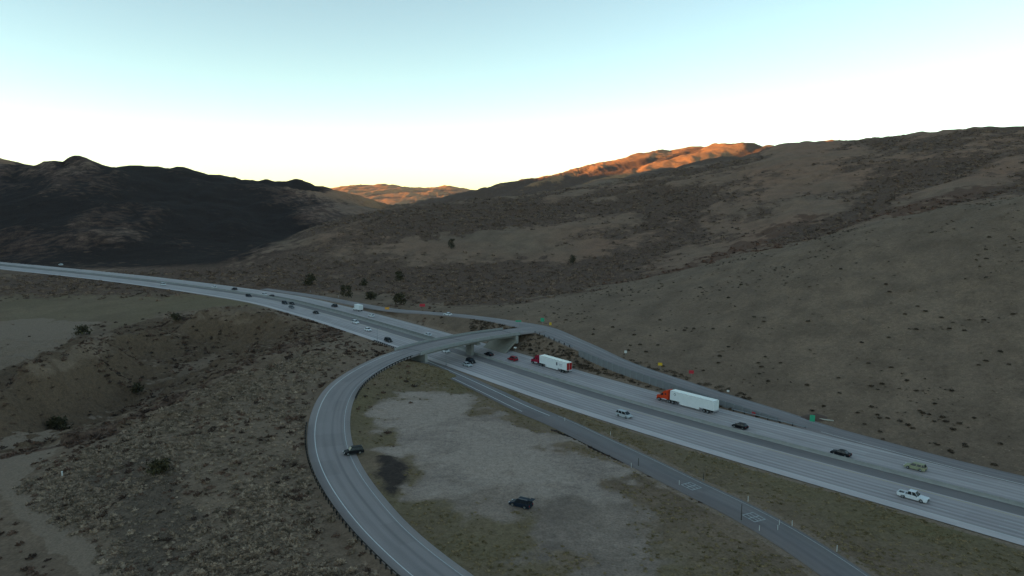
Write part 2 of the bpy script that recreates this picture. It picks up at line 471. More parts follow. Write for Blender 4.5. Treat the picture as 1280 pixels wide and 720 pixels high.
# the highway last, with the strip below the wall kept low
HWc = Road(np.c_[HW.at(2.0 * _side), np.full(len(HW.p), 18.0)][::4], 0)
d_h, off_h, k_h = HWc.near(X1, Y1)
e = np.maximum(0, d_h - 18.6)
near_hw = d_h < 70
_dp, _op, _kp = PAR.near(np.where(near_hw, X1, 0), np.where(near_hw, Y1, 0))
wallside = near_hw & (_kp >= W0) & (_kp <= W1) & (_op * _side > PAR.p[_kp, 3] - 1.2) & (_dp < 20)
up = np.where(wallside, 0.10, np.where(off_h * _side < 0, 0.62, 0.3))
up = np.where(wallside, 0.5, up); hi = -0.14 + up * e; lo = -0.14 - 0.3 * e
hi = np.where(wallside, np.minimum(hi, np.maximum(PAR.p[_kp, 2] - 2.1, -0.1)), hi)
Z1 = np.where(near_hw, np.clip(Z1, lo, hi), Z1)
ZG = Z1.reshape(GX.shape)

def hgt(x, y):
    x = np.asarray(x, float); y = np.asarray(y, float)
    i = np.clip(np.searchsorted(gx, x) - 1, 0, len(gx) - 2); j = np.clip(np.searchsorted(gy, y) - 1, 0, len(gy) - 2)
    u = (x - gx[i]) / (gx[i + 1] - gx[i]); v = (y - gy[j]) / (gy[j + 1] - gy[j])
    return (ZG[j, i] * (1 - u) + ZG[j, i + 1] * u) * (1 - v) + (ZG[j + 1, i] * (1 - u) + ZG[j + 1, i + 1] * u) * v
_T = np.geomspace(60, 9000, 2600)
def pick(px, py):
    """point of the ground seen at a pixel of the photograph"""
    d = ray(px, py); P = np.array([0, 0, CAM_H]) + np.outer(_T, d)
    b = np.where(P[:, 2] < hgt(P[:, 0], P[:, 1]))[0]
    k = b[0] if len(b) else len(_T) - 1
    p = P[k].copy(); p[2] = hgt(p[0], p[1]); return p

# ------------------------------------------------------------------ ground cover masks (world space)
XW, YW = X1, Y1
WA = fbm(XW, YW, 14, 4, .6) + fbm(XW, YW, 60, 2); WB = fbm(XW + 777, YW, 14, 4, .6) + fbm(XW + 777, YW, 60, 2)
def poly_mask(pts, soft, world=False):
    P = np.array(pts if world else [pick(a, b)[:2] for a, b in pts])
    out = np.zeros(XW.shape)
    ww = soft * 1.3
    X1 = XW * 1.0 + WA * ww; Y1 = YW * 1.0 + WB * ww
    ids = np.where((X1 > P[:, 0].min() - soft) & (X1 < P[:, 0].max() + soft) & (Y1 > P[:, 1].min() - soft) & (Y1 < P[:, 1].max() + soft))[0]
    x, y = X1[ids], Y1[ids]; ins = np.zeros(len(ids), bool); dist = np.full(len(ids), 1e9)
    for a, b in zip(P, np.roll(P, -1, 0)):
        c = ((a[1] > y) != (b[1] > y)) & (x < (b[0] - a[0]) * (y - a[1]) / (b[1] - a[1] + 1e-12) + a[0]); ins ^= c
        ab = b - a; t = np.clip(((x - a[0]) * ab[0] + (y - a[1]) * ab[1]) / (ab @ ab + 1e-9), 0, 1)
        dist = np.minimum(dist, np.hypot(x - a[0] - t * ab[0], y - a[1] - t * ab[1]))
    out[ids] = sstep(np.where(ins, dist, -dist), -soft, soft); return out
def line_mask(pts, w, soft):
    P = np.array([pick(a, b)[:2] for a, b in pts]); dist = np.full(XW.shape, 1e9)
    X1 = XW + WA * soft * 2.0; Y1 = YW + WB * soft * 2.0
    for a, b in zip(P[:-1], P[1:]):
        ab = b - a; t = np.clip(((X1 - a[0]) * ab[0] + (Y1 - a[1]) * ab[1]) / (ab @ ab + 1e-9), 0, 1)
        dist = np.minimum(dist, np.hypot(X1 - a[0] - t * ab[0], Y1 - a[1] - t * ab[1]))
    return 1 - sstep(dist, w - soft, w + soft)
big = fbm(X1, Y1, 120, 4) ; med = fbm(X1 + 300, Y1, 30, 3)
m_lot = poly_mask([(487, 493), (540, 489), (580, 494), (612, 508), (650, 530), (690, 552), (712, 575), (728, 600), (735, 630), (690, 640), (640, 628), (580, 622), (530, 622), (505, 608), (484, 580), (478, 545), (474, 520)], 8)
m_lot2 = poly_mask([(487, 520), (600, 500), (690, 552), (735, 600), (765, 640), (800, 680), (825, 715), (800, 745), (730, 735), (690, 690), (660, 668), (630, 655), (560, 640), (522, 630), (505, 612), (480, 570)], 6)
m_pit = poly_mask([(466, 570), (488, 571), (502, 585), (503, 606), (490, 624), (472, 600)], 1.6)
Z1 = Z1 + m_pit * (0.55 + .35 * fbm(X1, Y1, 3.5, 2)); ZG = Z1.reshape(GX.shape)
clump = sstep(fbm(X1 + 91, Y1, 18, 3), -.25, .45)
m_fieldp = poly_mask([(-60, 404), (50, 397), (110, 404), (104, 414), (60, 436), (-60, 470)], 4)
m_fieldg = poly_mask([(-200, 330), (160, 354), (290, 373), (330, 384), (250, 387), (190, 392), (150, 406), (100, 402), (-200, 404)], 5)
m_cliff = np.maximum(poly_mask([(132, 413), (200, 392), (260, 388), (345, 392), (345, 408), (260, 402), (205, 416), (170, 432), (148, 428)], 3),
                     poly_mask([(-60, 480), (60, 440), (104, 417), (116, 432), (90, 462), (-60, 505)], 3))
m_wash = poly_mask([(-60, 540), (60, 503), (100, 488), (140, 468), (190, 455), (205, 474), (140, 508), (70, 545), (-60, 575)], 4)
m_track = np.maximum(line_mask([(70, 556), (20, 590), (12, 615), (30, 645), (70, 685), (115, 728), (150, 760)], 2.4, 0.9), poly_mask([(-40, 572), (40, 566), (70, 556), (60, 575), (25, 605), (-40, 615)], 2))
m_sage = poly_mask([(75, 575), (200, 515), (300, 467), (400, 442), (445, 436), (384, 500), (378, 560), (392, 610), (440, 680), (520, 770), (100, 790), (60, 690), (30, 620)], 4)
slope_now = np.hypot(*np.gradient(ZG, gy, gx)).ravel()
m_wash = m_wash * sstep(-Z1, 3.5, 6.5) * (1 - sstep(slope_now, .22, .45)); m_fieldp = m_fieldp * (1 - sstep(Z1, -3, 1))
_reg = (X1 < -60) * (X1 > -330) * (Y1 > 200) * (Y1 < 420)
m_cliff = np.maximum(m_cliff * .6, _reg * sstep(slope_now, .14, .32) * sstep(-Z1, -12, 8))
m_thick = poly_mask([(130, 580), (180, 560), (225, 590), (240, 650), (235, 720), (150, 740), (105, 700), (135, 640)], 4)
m_dline = line_mask([(-40, 575), (60, 558), (130, 536), (200, 508), (260, 478), (310, 452), (370, 430), (425, 414)], 5, 3)
m_red = line_mask([(1280, 232), (1150, 254), (1050, 277), (980, 299), (900, 322), (840, 340), (780, 352)], 26, 16)
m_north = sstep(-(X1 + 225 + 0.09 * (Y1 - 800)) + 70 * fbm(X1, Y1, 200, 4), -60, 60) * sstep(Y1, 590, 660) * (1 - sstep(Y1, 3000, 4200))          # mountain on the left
hx = sstep(Y1, 420, 520)
hillB = hx * (1 - m_north)
scrub = np.clip(m_north * (0.80 + 0.35 * big), 0, 1)
scrub = np.maximum(scrub, hillB * np.clip(sstep(-X1, -90, 100) * .55 + 0.33 + 0.45 * big + 0.2 * med - sstep(X1, 250, 600) * 0.22, 0, 1) * (1 - sstep(Y1, 2400, 3200)))
for pl, v in (([(275, 338), (330, 318), (400, 290), (470, 272), (560, 262), (640, 258), (700, 262), (620, 285), (540, 300), (480, 322), (420, 348), (340, 345)], .95), ([(420, 330), (520, 318), (640, 318), (760, 322), (800, 345), (720, 368), (600, 382), (520, 380), (440, 362)], .85),
              ([(430, 290), (560, 285), (700, 275), (740, 262), (700, 255), (560, 270), (450, 275)], .8),
              ([(960, 250), (1040, 240), (1020, 258), (960, 275), (880, 275)], .6)):
    scrub = np.maximum(scrub, poly_mask(pl, 22) * v)
for pl in ([(500, 298), (620, 288), (640, 300), (560, 312), (490, 312)], [(640, 305), (760, 300), (760, 312), (660, 316)], [(600, 388), (650, 380), (720, 385), (740, 402), (680, 400), (620, 394)]):
    scrub = scrub * (1 - 0.75 * poly_mask(pl, 14))
scrub = np.maximum(scrub, m_dline * 0.8)
m_green = np.clip(sstep(-d_h, -52, -22) * sstep(off_h * _side, 15, 19) * (0.7 + 0.5 * med), 0, 1) * sstep(X1, -30, 10)
_nr = (np.abs(X1) < 140) & (Y1 > 90) & (Y1 < 360)
_dr, _or, _kr = RAMP.near(np.where(_nr, X1, 0), np.where(_nr, Y1, 0)); m_loop = np.where(_nr & (_or > 4) & (_dr < 60) & (off_h * _side > 19), 1.0, 0.0)
m_green = np.maximum(m_green, m_loop * (1 - sstep(_dr, 25, 60)) * (.55 + .5 * med) * (1 - m_lot))
m_green = np.maximum(m_green, m_fieldg * (0.5 + 0.3 * big))
m_brown = hillB * np.clip(0.55 + 0.5 * big + 0.3 * sstep(X1, 150, 450), 0, 1)
m_gravel = np.clip(1 - sstep(np.abs(off_h), 18, 23), 0, 1) * 0.75
_de, _oe, _ke = EXIT.near(np.where(near_hw, X1, 0), np.where(near_hw, Y1, 0))
m_gravel = np.maximum(m_gravel, np.where(near_hw & (_ke > 60), 1 - sstep(_de, 5.0, 7.0), 0) * 0.8)
m_ditch = line_mask([(690, 537), (742, 560), (800, 590), (830, 606), (868, 625)], 1.1, 0.6)

_ca, _sa = math.cos(math.radians(-122)), math.sin(math.radians(-122))
streak = fbm((-X1 * _sa + Y1 * _ca), (X1 * _ca + Y1 * _sa) / 6.0, 22, 4, .6)
scrub = np.clip(scrub + (np.clip(.47 - spur, -.35, .4)) * 2.3 * hill_a * hx, 0, 1)
V = np.stack([X1, Y1, Z1], 1)
ny, nx = GX.shape
a = (np.arange(ny - 1)[:, None] * nx + np.arange(nx - 1)[None, :]).ravel()
Fq = np.stack([a, a + 1, a + nx + 1, a + nx], 1)
me = np_mesh("terrain", V, Fq, smooth=True)
for nm, ch in (("cover_a", (scrub, np.clip(np.maximum.reduce([m_fieldp * .8, m_wash, m_track, m_gravel]), 0, 1), m_red, m_green)),
               ("cover_b", (m_lot, m_pit, np.maximum(m_sage, 0), np.clip(m_cliff, 0, 1))),
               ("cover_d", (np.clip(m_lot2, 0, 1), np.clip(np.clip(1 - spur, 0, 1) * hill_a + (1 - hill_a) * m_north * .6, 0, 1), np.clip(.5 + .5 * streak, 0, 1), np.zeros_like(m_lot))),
               ("cover_c", (m_brown, m_thick, m_ditch, m_north))):
    at = me.color_attributes.new(nm, 'FLOAT_COLOR', 'POINT')
    at.data.foreach_set("color", np.stack(ch, 1).astype(np.float32).ravel())
g = NT("hillside_ground")
geo = g.t.nodes.new("ShaderNodeNewGeometry"); pos = geo.outputs["Position"]
scr, dirt, red, green = g.attr("cover_a"); lot, pit, sage, cliff = g.attr("cover_b"); brown, thick, ditch, north = g.attr("cover_c"); lot2, gully, strk, _ = g.attr("cover_d")
n_big = g.noise(pos, 0.012, 5); n_mid = g.noise(pos, 0.09, 6, 0.6); n_fine = g.noise(pos, 0.7, 6, 0.65); n_vf = g.noise(pos, 2.3, 3, 0.6)
def cov(m, n, lo=.42, hi=.58, amp=0.9):
    return g.mrange(g.math('ADD', m, g.math('MULTIPLY', g.math('SUBTRACT', n, 0.5), amp)), lo, hi)
c = g.mix(g.mrange(n_big, .35, .65), (.205, .176, .146), (.245, .208, .168))
c = g.mix(g.mrange(n_mid, .4, .66), c, (.172, .148, .122))
c = g.mul(g.mrange(strk, .35, .8, 0, .4), c, (.66, .66, .66))
c = g.mix(g.math('MULTIPLY', g.mrange(brown, .1, .9), .85), c, g.mix(g.mrange(n_mid, .35, .65), (.275, .192, .148), (.225, .162, .128)))
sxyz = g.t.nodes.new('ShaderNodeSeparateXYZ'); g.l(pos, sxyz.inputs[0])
c = g.mix(g.mrange(sxyz.outputs[1], 1350, 1650, 0, .8), c, g.mix(g.mrange(n_mid, .35, .62), (.28, .19, .115), (.42, .28, .165)))  # distant hills painted paler and more orange, boosting the low sunlight on them
c = g.mix(g.math('MULTIPLY', green, .75), c, g.mix(g.mrange(n_mid, .35, .65), (.135, .142, .078), (.175, .170, .108)))
c = g.mix(g.math('MULTIPLY', cov(sage, n_fine), .8), c, g.mix(g.mrange(n_mid, .35, .65), (.16, .139, .114), (.235, .205, .168)))
c = g.mix(g.math('MULTIPLY', cov(cliff, n_mid), .75), c, g.mix(g.mrange(n_fine, .35, .65), (.062, .05, .039), (.175, .142, .105)))
c = g.mix(g.math('MULTIPLY', cov(thick, n_fine), .7), c, (.115, .105, .092))
c = g.mix(g.math('MULTIPLY', cov(dirt, n_mid), .9), c, g.mix(g.mrange(n_fine, .35, .7), (.22, .198, .17), (.27, .246, .214)))
c = g.mix(g.math('MULTIPLY', cov(red, n_mid, .4, .8, 1.4), .8), c, g.mix(g.mrange(n_fine, .4, .62), (.075, .055, .047), (.165, .105, .08)))
n_scr = g.math('ADD', g.math('MULTIPLY', n_mid, .55), g.math('MULTIPLY', g.noise(pos, .33, 5, .65), .45))
c = g.mix(cov(scr, n_scr, .36, .64, 2.0), c, g.mix(g.mrange(n_fine, .40, .62), (.07, .055, .049), (.185, .144, .118)))
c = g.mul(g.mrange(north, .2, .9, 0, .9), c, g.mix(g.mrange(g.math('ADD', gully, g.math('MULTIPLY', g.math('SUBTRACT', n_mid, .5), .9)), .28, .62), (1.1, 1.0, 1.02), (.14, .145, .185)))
lot_n = g.math('ADD', g.math('MULTIPLY', n_mid, .5), g.math('MULTIPLY', n_fine, .5))
c = g.mix(g.math('MULTIPLY', cov(lot2, lot_n, .25, .75, .6), .9), c, g.mix(g.mrange(n_mid, .38, .62), (.235, .22, .207), (.30, .282, .265)))
c = g.mix(cov(lot, lot_n, .22, .78, .5), c, g.mix(g.mrange(n_big, .3, .7), g.mix(g.mrange(n_mid, .35, .7), (.30, .29, .283), (.36, .345, .33)), g.mix(g.mrange(n_mid, .4, .6), (.395, .375, .35), (.35, .337, .32))))
lot_d = g.math('MULTIPLY', g.math('MULTIPLY', cov(lot2, lot_n, .35, .75, 1.0), g.mrange(g.noise(pos, .035, 4, .6, 1.2), .48, .66)), .7)
c = g.mul(lot_d, c, (.62, .62, .64))
lot_s = g.math('MULTIPLY', g.math('MULTIPLY', lot2, g.mrange(g.noise(g.mapping(pos, (.9, .06, 1)), 1.0, 3, .5, 1.5), .56, .70)), .16)
c = g.mul(lot_s, c, (.6, .6, .62))
c = g.mix(cov(pit, n_fine, .22, .85, .7), c, (.055, .052, .052))
c = g.mix(cov(ditch, n_fine, .42, .58, .7), c, (.03, .027, .025))
c = g.mul(g.mrange(n_fine, .35, .72, 0, .75), c, (.58, .58, .58)); c = g.mul(g.mrange(n_vf, .42, .68, 0, .6), c, (.5, .5, .5)); c = g.mul(1.0, c, (1.34, 1.045, .91))
g.l(c, g.b.inputs["Base Color"]); g.b.inputs["Roughness"].default_value = 1.0; g.b.inputs["Specular IOR Level"].default_value = 0.05
bp = g.t.nodes.new("ShaderNodeBump"); bp.inputs["Strength"].default_value = 0.7; bp.inputs["Distance"].default_value = 0.6
g.l(g.math('ADD', n_fine, g.math('MULTIPLY', n_mid, 2.0)), bp.inputs["Height"]); g.l(bp.outputs["Normal"], g.b.inputs["Normal"])
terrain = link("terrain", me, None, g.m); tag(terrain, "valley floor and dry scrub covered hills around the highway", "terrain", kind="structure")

# ------------------------------------------------------------------ road surfaces
def road_mat(name, base, dark, lanes, light=None, patch=0.15, slab=.35):
    """lanes: offsets (m) of the worn wheel paths; light: (a, b) paler shoulder range"""
    r = NT(name)
    uvn = r.t.nodes.new("ShaderNodeUVMap"); uvn.uv_map = "uv"; uv = uvn.outputs[0]
    sp = r.t.nodes.new("ShaderNodeSeparateXYZ"); r.l(uv, sp.inputs[0]); u = sp.outputs[0]
    st = r.noise(r.mapping(uv, (1.1, 0.012, 1)), 1.0, 5, 0.6)
    st2 = r.noise(r.mapping(uv, (0.25, 0.05, 1)), 1.0, 5, 0.6)
    fine = r.noise(r.mapping(uv, (6, 2, 1)), 1.0, 3, 0.6)
    c = r.mix(r.mrange(st, .35, .65), base, tuple(np.array(base) * (1 - patch)))
    acc = None
    for o, w, k in lanes:
        d = r.math('ABSOLUTE', r.math('SUBTRACT', u, o))
        m = r.math('MULTIPLY', r.mrange(d, w, w * 0.15), k)
        acc = m if acc is None else r.math('MAXIMUM', acc, m)
    if acc is not None:
        c = r.mix(r.math('MULTIPLY', acc, r.mrange(st, .25, .6, .5, 1.0)), c, dark)
    if light:
        a, b, col = light
        m = r.math('MULTIPLY', r.mrange(u, min(a, b) - .15, min(a, b) + .15), r.mrange(u, max(a, b) + .15, max(a, b) - .15))
        c = r.mix(m, c, col)
    sl = r.t.nodes.new("ShaderNodeTexWhiteNoise"); sl.noise_dimensions = '2D'
    cb = r.t.nodes.new("ShaderNodeCombineXYZ"); r.l(r.math('FLOOR', r.math('DIVIDE', u, 3.7)), cb.inputs[0]); r.l(r.math('FLOOR', r.math('DIVIDE', sp.outputs[1], 9.2)), cb.inputs[1]); r.l(cb.outputs[0], sl.inputs["Vector"])
    c = r.mul(r.mrange(sl.outputs["Value"], .55, 1.0, 0, slab), c, (.72, .72, .72))
    c = r.mul(r.mrange(st2, .42, .7, 0, .6), c, (.78, .78, .8)); c = r.mul(r.mrange(fine, .4, .7, 0, .25), c, (.7, .7, .7)); c = r.mul(1.0, c, (1.07, .96, .965))
    r.l(c, r.b.inputs["Base Color"]); r.b.inputs["Roughness"].default_value = .85
    return r.m
S = _side
M_near = road_mat("near_carriageway_concrete", (.46, .44, .435), (.27, .26, .258), [(S * (8.2 + 3.7 * i + o), .9, k) for i, k in ((0, .65), (1, .85), (2, 1.0)) for o in (-.85, .85)], (S * 17.3, S * 20.2, (.51, .49, .48)))
M_far = road_mat("far_carriageway_concrete", (.46, .44, .43), (.28, .27, .265), [(-S * (4.2 + 3.7 * i + o), .9, k) for i, k in ((0, .55), (1, .8), (2, .7)) for o in (-.85, .85)], (-S * 13.4, -S * 16.2, (.42, .41, .40)))
M_med = road_mat("median_asphalt", (.20, .19, .185), (.15, .145, .145), [(S * 2.5, 1.2, .4)])
M_ramp = road_mat("ramp_asphalt", (.275, .258, .252), (.16, .152, .15), [(0.9, .55, .8), (-1.2, .7, .35), (3.2, .5, .35)], None, .12)
M_ramp2 = road_mat("ramp_concrete", (.265, .25, .245), (.165, .155, .155), [(1.0, .8, .6), (-1.0, .8, .5)])
M_exit = road_mat("exit_asphalt", (.19, .178, .175), (.145, .137, .136), [(1.0, .8, .6), (-1.0, .8, .5)])

def road_obj(name, rib, m, label):
    V, F, UV = rib
    # face up
    v0, v1, v2 = V[F[0][0]], V[F[0][1]], V[F[0][2]]
    if np.cross(v1 - v0, v2 - v0)[2] < 0: F = F[:, ::-1]
    o = link(name, np_mesh(name, V, F, True, UV), None, m)
    return tag(o, label, "road", kind="structure")
near_cw = road_obj("carriageway", HW.ribbon(5.2 * S, NEAR_W * S, nu=4), M_near, "pale concrete highway lanes beside the exit road")
far_cw = road_obj("carriageway", HW.ribbon(-0.6 * S, -FAR_W * S, nu=4), M_far, "pale concrete highway lanes under the grassy hill")
median = road_obj("median_shoulder", HW.ribbon(-0.6 * S, 5.2 * S, dz=-0.004, nu=3), M_med, "dark asphalt strip along the median barrier")
ramp = road_obj("loop_ramp", RAMP.ribbon(-RAMP.p[:, 3], RAMP.p[:, 3], nu=5, dz=0.02, skirt=0.35), M_ramp, "curving two lane ramp climbing to the overpass")
par = road_obj("parallel_road", PAR.ribbon(-PAR.p[:, 3], PAR.p[:, 3], nu=4, dz=0.012, skirt=0.5), M_ramp2, "single lane road running along the foot of the hill")
exitr = road_obj("exit_road", EXIT.ribbon(-EXIT.p[:, 3], EXIT.p[:, 3], nu=3, dz=0.004, skirt=0.2), M_exit, "dark asphalt exit road leaving the highway")

# painted lines
M_white = mat("road_paint_white", (.62, .63, .62), .7, var=.15, scale=1.5)
M_faint = mat("road_paint_worn", (.46, .465, .46), .8, var=.2, scale=1.5)
M_yel = mat("road_paint_yellow", (.48, .36, .10), .7, var=.15, scale=1.5)
def paint_line(road, off, w, parent, m, i0=0, i1=None, dz=0.02):
    off = np.broadcast_to(off, (len(road.p),)).astype(float)
    V, F, UV = road.ribbon(off - w / 2, off + w / 2, i0, i1, dz)
    v0, v1, v2 = V[F[0][0]], V[F[0][1]], V[F[0][2]]
    if np.cross(v1 - v0, v2 - v0)[2] < 0: F = F[:, ::-1]
    return link("edge_line", np_mesh("edge_line", V, F, False, UV), parent, m)
def ihw(px, py): return int(np.argmin(np.hypot(*(HW.p[:, :2] - PZ(px, py, 0)[:2]).T)))
H0, H1 = ihw(0, 331), ihw(1280, 634)
paint_line(HW, 17.3 * S, .16, near_cw, M_white); paint_line(HW, 6.2 * S, .16, near_cw, M_yel)
paint_line(HW, -2.3 * S, .16, far_cw, M_yel); paint_line(HW, -13.4 * S, .16, far_cw, M_white)
dash_me = MB().box((0, 0, 0), (0.15, 3.2, 0.012)).mesh("lane_dash"); dash_me.materials.append(M_faint)
k = 0
for par_o, offs in ((near_cw, (9.95 * S, 13.65 * S)), (far_cw, (-6.0 * S, -9.7 * S))):
    for off in offs:
        for i in range(H0 + 60, min(H1 + 14, len(HW.p)), 6):
            p = HW.at(off, slice(i, i + 1))[0]
            o = link("lane_dash", dash_me, par_o); o.location = (p[0], p[1], 0.016)
            o.rotation_euler = (0, 0, math.atan2(HW.t[i, 1], HW.t[i, 0]) - math.pi / 2); k += 1
paint_line(RAMP, -RAMP.p[:, 3] + 1.9, .17, ramp, M_white, 0, BR0, dz=.045)
paint_line(RAMP, RAMP.p[:, 3] - 1.5, .14, ramp, M_faint, 0, BR0, dz=.045)
def iEX(px, py): return int(np.argmin(np.hypot(*(EXIT.p[:, :2] - PZ(px, py, .1)[:2]).T)))
paint_line(EXIT, 2.7 * S, .2, exitr, M_white, iEX(520, 447), iEX(668, 515), dz=.03)
paint_line(EXIT, -1.6 * S, .24, exitr, M_white, iEX(520, 447), iEX(690, 524), dz=.03)
paint_line(EXIT, -3.2 * S, .12, exitr, M_faint, iEX(690, 524), None, dz=.03)
iPm = iPAR(1030, 537, .1)
paint_line(PAR, 2.6 * S, .2, par, M_white, iPm, None, dz=.03)
paint_line(PAR, -2.6 * S, .14, par, M_faint, iPAR(700, 420, 6), iPm, dz=.03)
# worn pavement legends on the exit road: an outlined block of strokes
M_leg = mat('road_paint_legend', (.33, .335, .335), .8, var=.35, scale=2.5)
def legend(px, py):
    i = iEX(px, py); p = EXIT.p[i]; a = math.atan2(EXIT.t[i, 1], EXIT.t[i, 0])
    b = MB()
    for x in (-1.7, -.55, .55, 1.7):
        b.box((x * .8, 0, 0), (.22, 3.4, .01))
    for y, w in ((-1.7, 2.9), (0, 2.9), (1.7, 2.9)):
        b.box((0, y, 0.012), (w, .3, .01))
    o = b.build("pavement_legend", M_leg, exitr); o.location = (p[0], p[1], p[2] + .04); o.rotation_euler = (0, 0, a - math.pi / 2)
legend(870, 609); legend(949, 649)

# ------------------------------------------------------------------ median barrier
M_conc = mat("barrier_concrete", (.30, .295, .28), .9, var=.12, scale=.6, bump=.2)
M_concd = mat("weathered_concrete", (.22, .215, .2), .9, var=.15, scale=.5, bump=.3)
def sweep(road, prof, i0, i1, off=0.0, step=1):
    """profile [(offset, z)] swept along a road, closed"""
    idx = np.arange(i0, i1, step); n = len(prof); L = len(idx)
    rows = []
    for o, z in prof:
        q = road.p[idx, :3].copy(); q[:, :2] += road.n[idx] * (off + o); q[:, 2] += z; rows.append(q)
    V = np.stack(rows, 1).reshape(-1, 3)
    F = []
    for j in range(L - 1):
        for i in range(n):
            F.append((j * n + i, j * n + (i + 1) % n, (j + 1) * n + (i + 1) % n, (j + 1) * n + i))
    m = MB(); m.add(V, F); m.f.append(tuple(range(n - 1, -1, -1))); m.f.append(tuple(range((L - 1) * n, L * n)))
    return m
jersey = [(-.32, -.02), (-.30, .08), (-.14, .34), (-.09, .92), (.09, .92), (.14, .34), (.30, .08), (.32, -.02)]
o = sweep(HW, jersey, 0, len(HW.p), 0.0, 2).build("median_barrier", M_conc); tag(o, "long continuous concrete barrier along the middle of the highway", "barrier")
o = sweep(HW, jersey, ihw(330, 371), ihw(588, 441), -3.0 * S, 2).build("median_barrier", M_concd); tag(o, "shorter second concrete barrier ending at the overpass pier", "barrier")
gm = road_obj("median_gravel", HW.ribbon(-3.0 * S, -0.3 * S, ihw(330, 371), ihw(588, 441), dz=.012), mat("median_gravel", (.12, .105, .09), .95, var=.2, scale=.5), "brown gravel between the two median barriers")

# ------------------------------------------------------------------ overpass
br = empty("overpass_bridge", RAMP.p[(BR0 + BR1) // 2, :3] * np.array([1, 1, 0]))
tag(br, "curved concrete overpass carrying the ramp across the highway", "bridge")
org = np.array(br.location)
def brpart(mb, name, m):
    mb.v = [tuple(np.array(v) - org) for v in mb.v]; return mb.build(name, m, br)
hwB = 6.35
deck = sweep(RAMP, [(-hwB, -.02), (hwB, -.02), (hwB, -.32), (-hwB, -.32)], BR0 - 1, BR1 + 2)
brpart(deck, "deck", M_conc)
for o_ in (-4.2, -1.4, 1.4, 4.2):
    brpart(sweep(RAMP, [(o_ - .45, -.33), (o_ + .45, -.33), (o_ + .45, -1.45), (o_ - .45, -1.45)], BR0, BR1 + 1), "girder", M_concd)
M_rail = mat("parapet_concrete", (.27, .275, .27), .85, var=.1, scale=.7, bump=.15)
for sg in (-1, 1):
    brpart(sweep(RAMP, [(sg * hwB - .2, -.34), (sg * hwB + .2, -.34), (sg * hwB + .16, .85), (sg * hwB - .12, .85)], BR0 - 2, BR1 + 2), "parapet", M_rail)
for kk in (BR0, (BR0 + BR1) // 2, BR1):
    p = RAMP.p[kk]; jm = MB().box((0, 0, 0), (.35, 11.6, .012)).build("expansion_joint", mat("joint_rubber", (.05, .05, .05), .9), br); jm.location = (p[0] - org[0], p[1] - org[1], p[2] + .03); jm.rotation_euler = (0, 0, math.atan2(RAMP.t[kk, 1], RAMP.t[kk, 0]))
# pier in the median
pc = PZ(586, 444, 0.0); kp = int(np.argmin(np.hypot(*(RAMP.p[:, :2] - pc[:2]).T)))
pp = RAMP.p[kp]; th = math.atan2(HW.t[ihw(600, 445), 1], HW.t[ihw(600, 445), 0])
pm = MB().box((0, 0, 2.7), (4.2, 1.3, 5.7), (1.0, 1.0)); pier = pm.build("pier", M_concd, br)
pier.location = (pp[0] - org[0], pp[1] - org[1], -.1); pier.rotation_euler = (0, 0, th)
cm = MB().box((0, 0, 0), (11.2, 1.7, .75), (1, 1)); cap = cm.build("pier_cap", M_concd, br)
cap.location = (pp[0] - org[0], pp[1] - org[1], pp[2] - 1.82); cap.rotation_euler = (0, 0, math.atan2(RAMP.n[kp, 1], RAMP.n[kp, 0]))
for kk, sgn in ((BR0, -1), (BR1, 1)):
    p = RAMP.p[kk]; a_ = math.atan2(RAMP.t[kk, 1], RAMP.t[kk, 0])
    ab = MB().box((0, 0, -1.2), (1.4, 12.6, 3.2)).build("abutment", M_conc, br); ab.location = (p[0] - org[0] + sgn * .4 * RAMP.t[kk, 0], p[1] - org[1] + sgn * .4 * RAMP.t[kk, 1], p[2] - 1.0); ab.rotation_euler = (0, 0, a_)
# paved slope below the far abutment
kk = BR1; p = RAMP.p[kk]; t = RAMP.t[kk]; nrm = RAMP.n[kk]
topc = np.array([p[0], p[1], p[2] - 1.9]) - np.r_[t * .6, 0]; botc = np.array([p[0], p[1], -.1]) - np.r_[t * 7.5, 0]
sl = MB(); Vv = [topc - np.r_[nrm * 7.2, 0], topc + np.r_[nrm * 7.2, 0], botc + np.r_[nrm * 7.8, 0], botc - np.r_[nrm * 7.8, 0]]
Vv = Vv + [v - np.array([0, 0, .9]) for v in Vv]
sl.add(Vv, [(0, 1, 2, 3), (7, 6, 5, 4), (0, 4, 5, 1), (1, 5, 6, 2), (2, 6, 7, 3), (3, 7, 4, 0)]); brpart(sl, "slope_paving", mat("slope_paving", (.26, .24, .20), .9, var=.1, scale=.8, bump=.3))

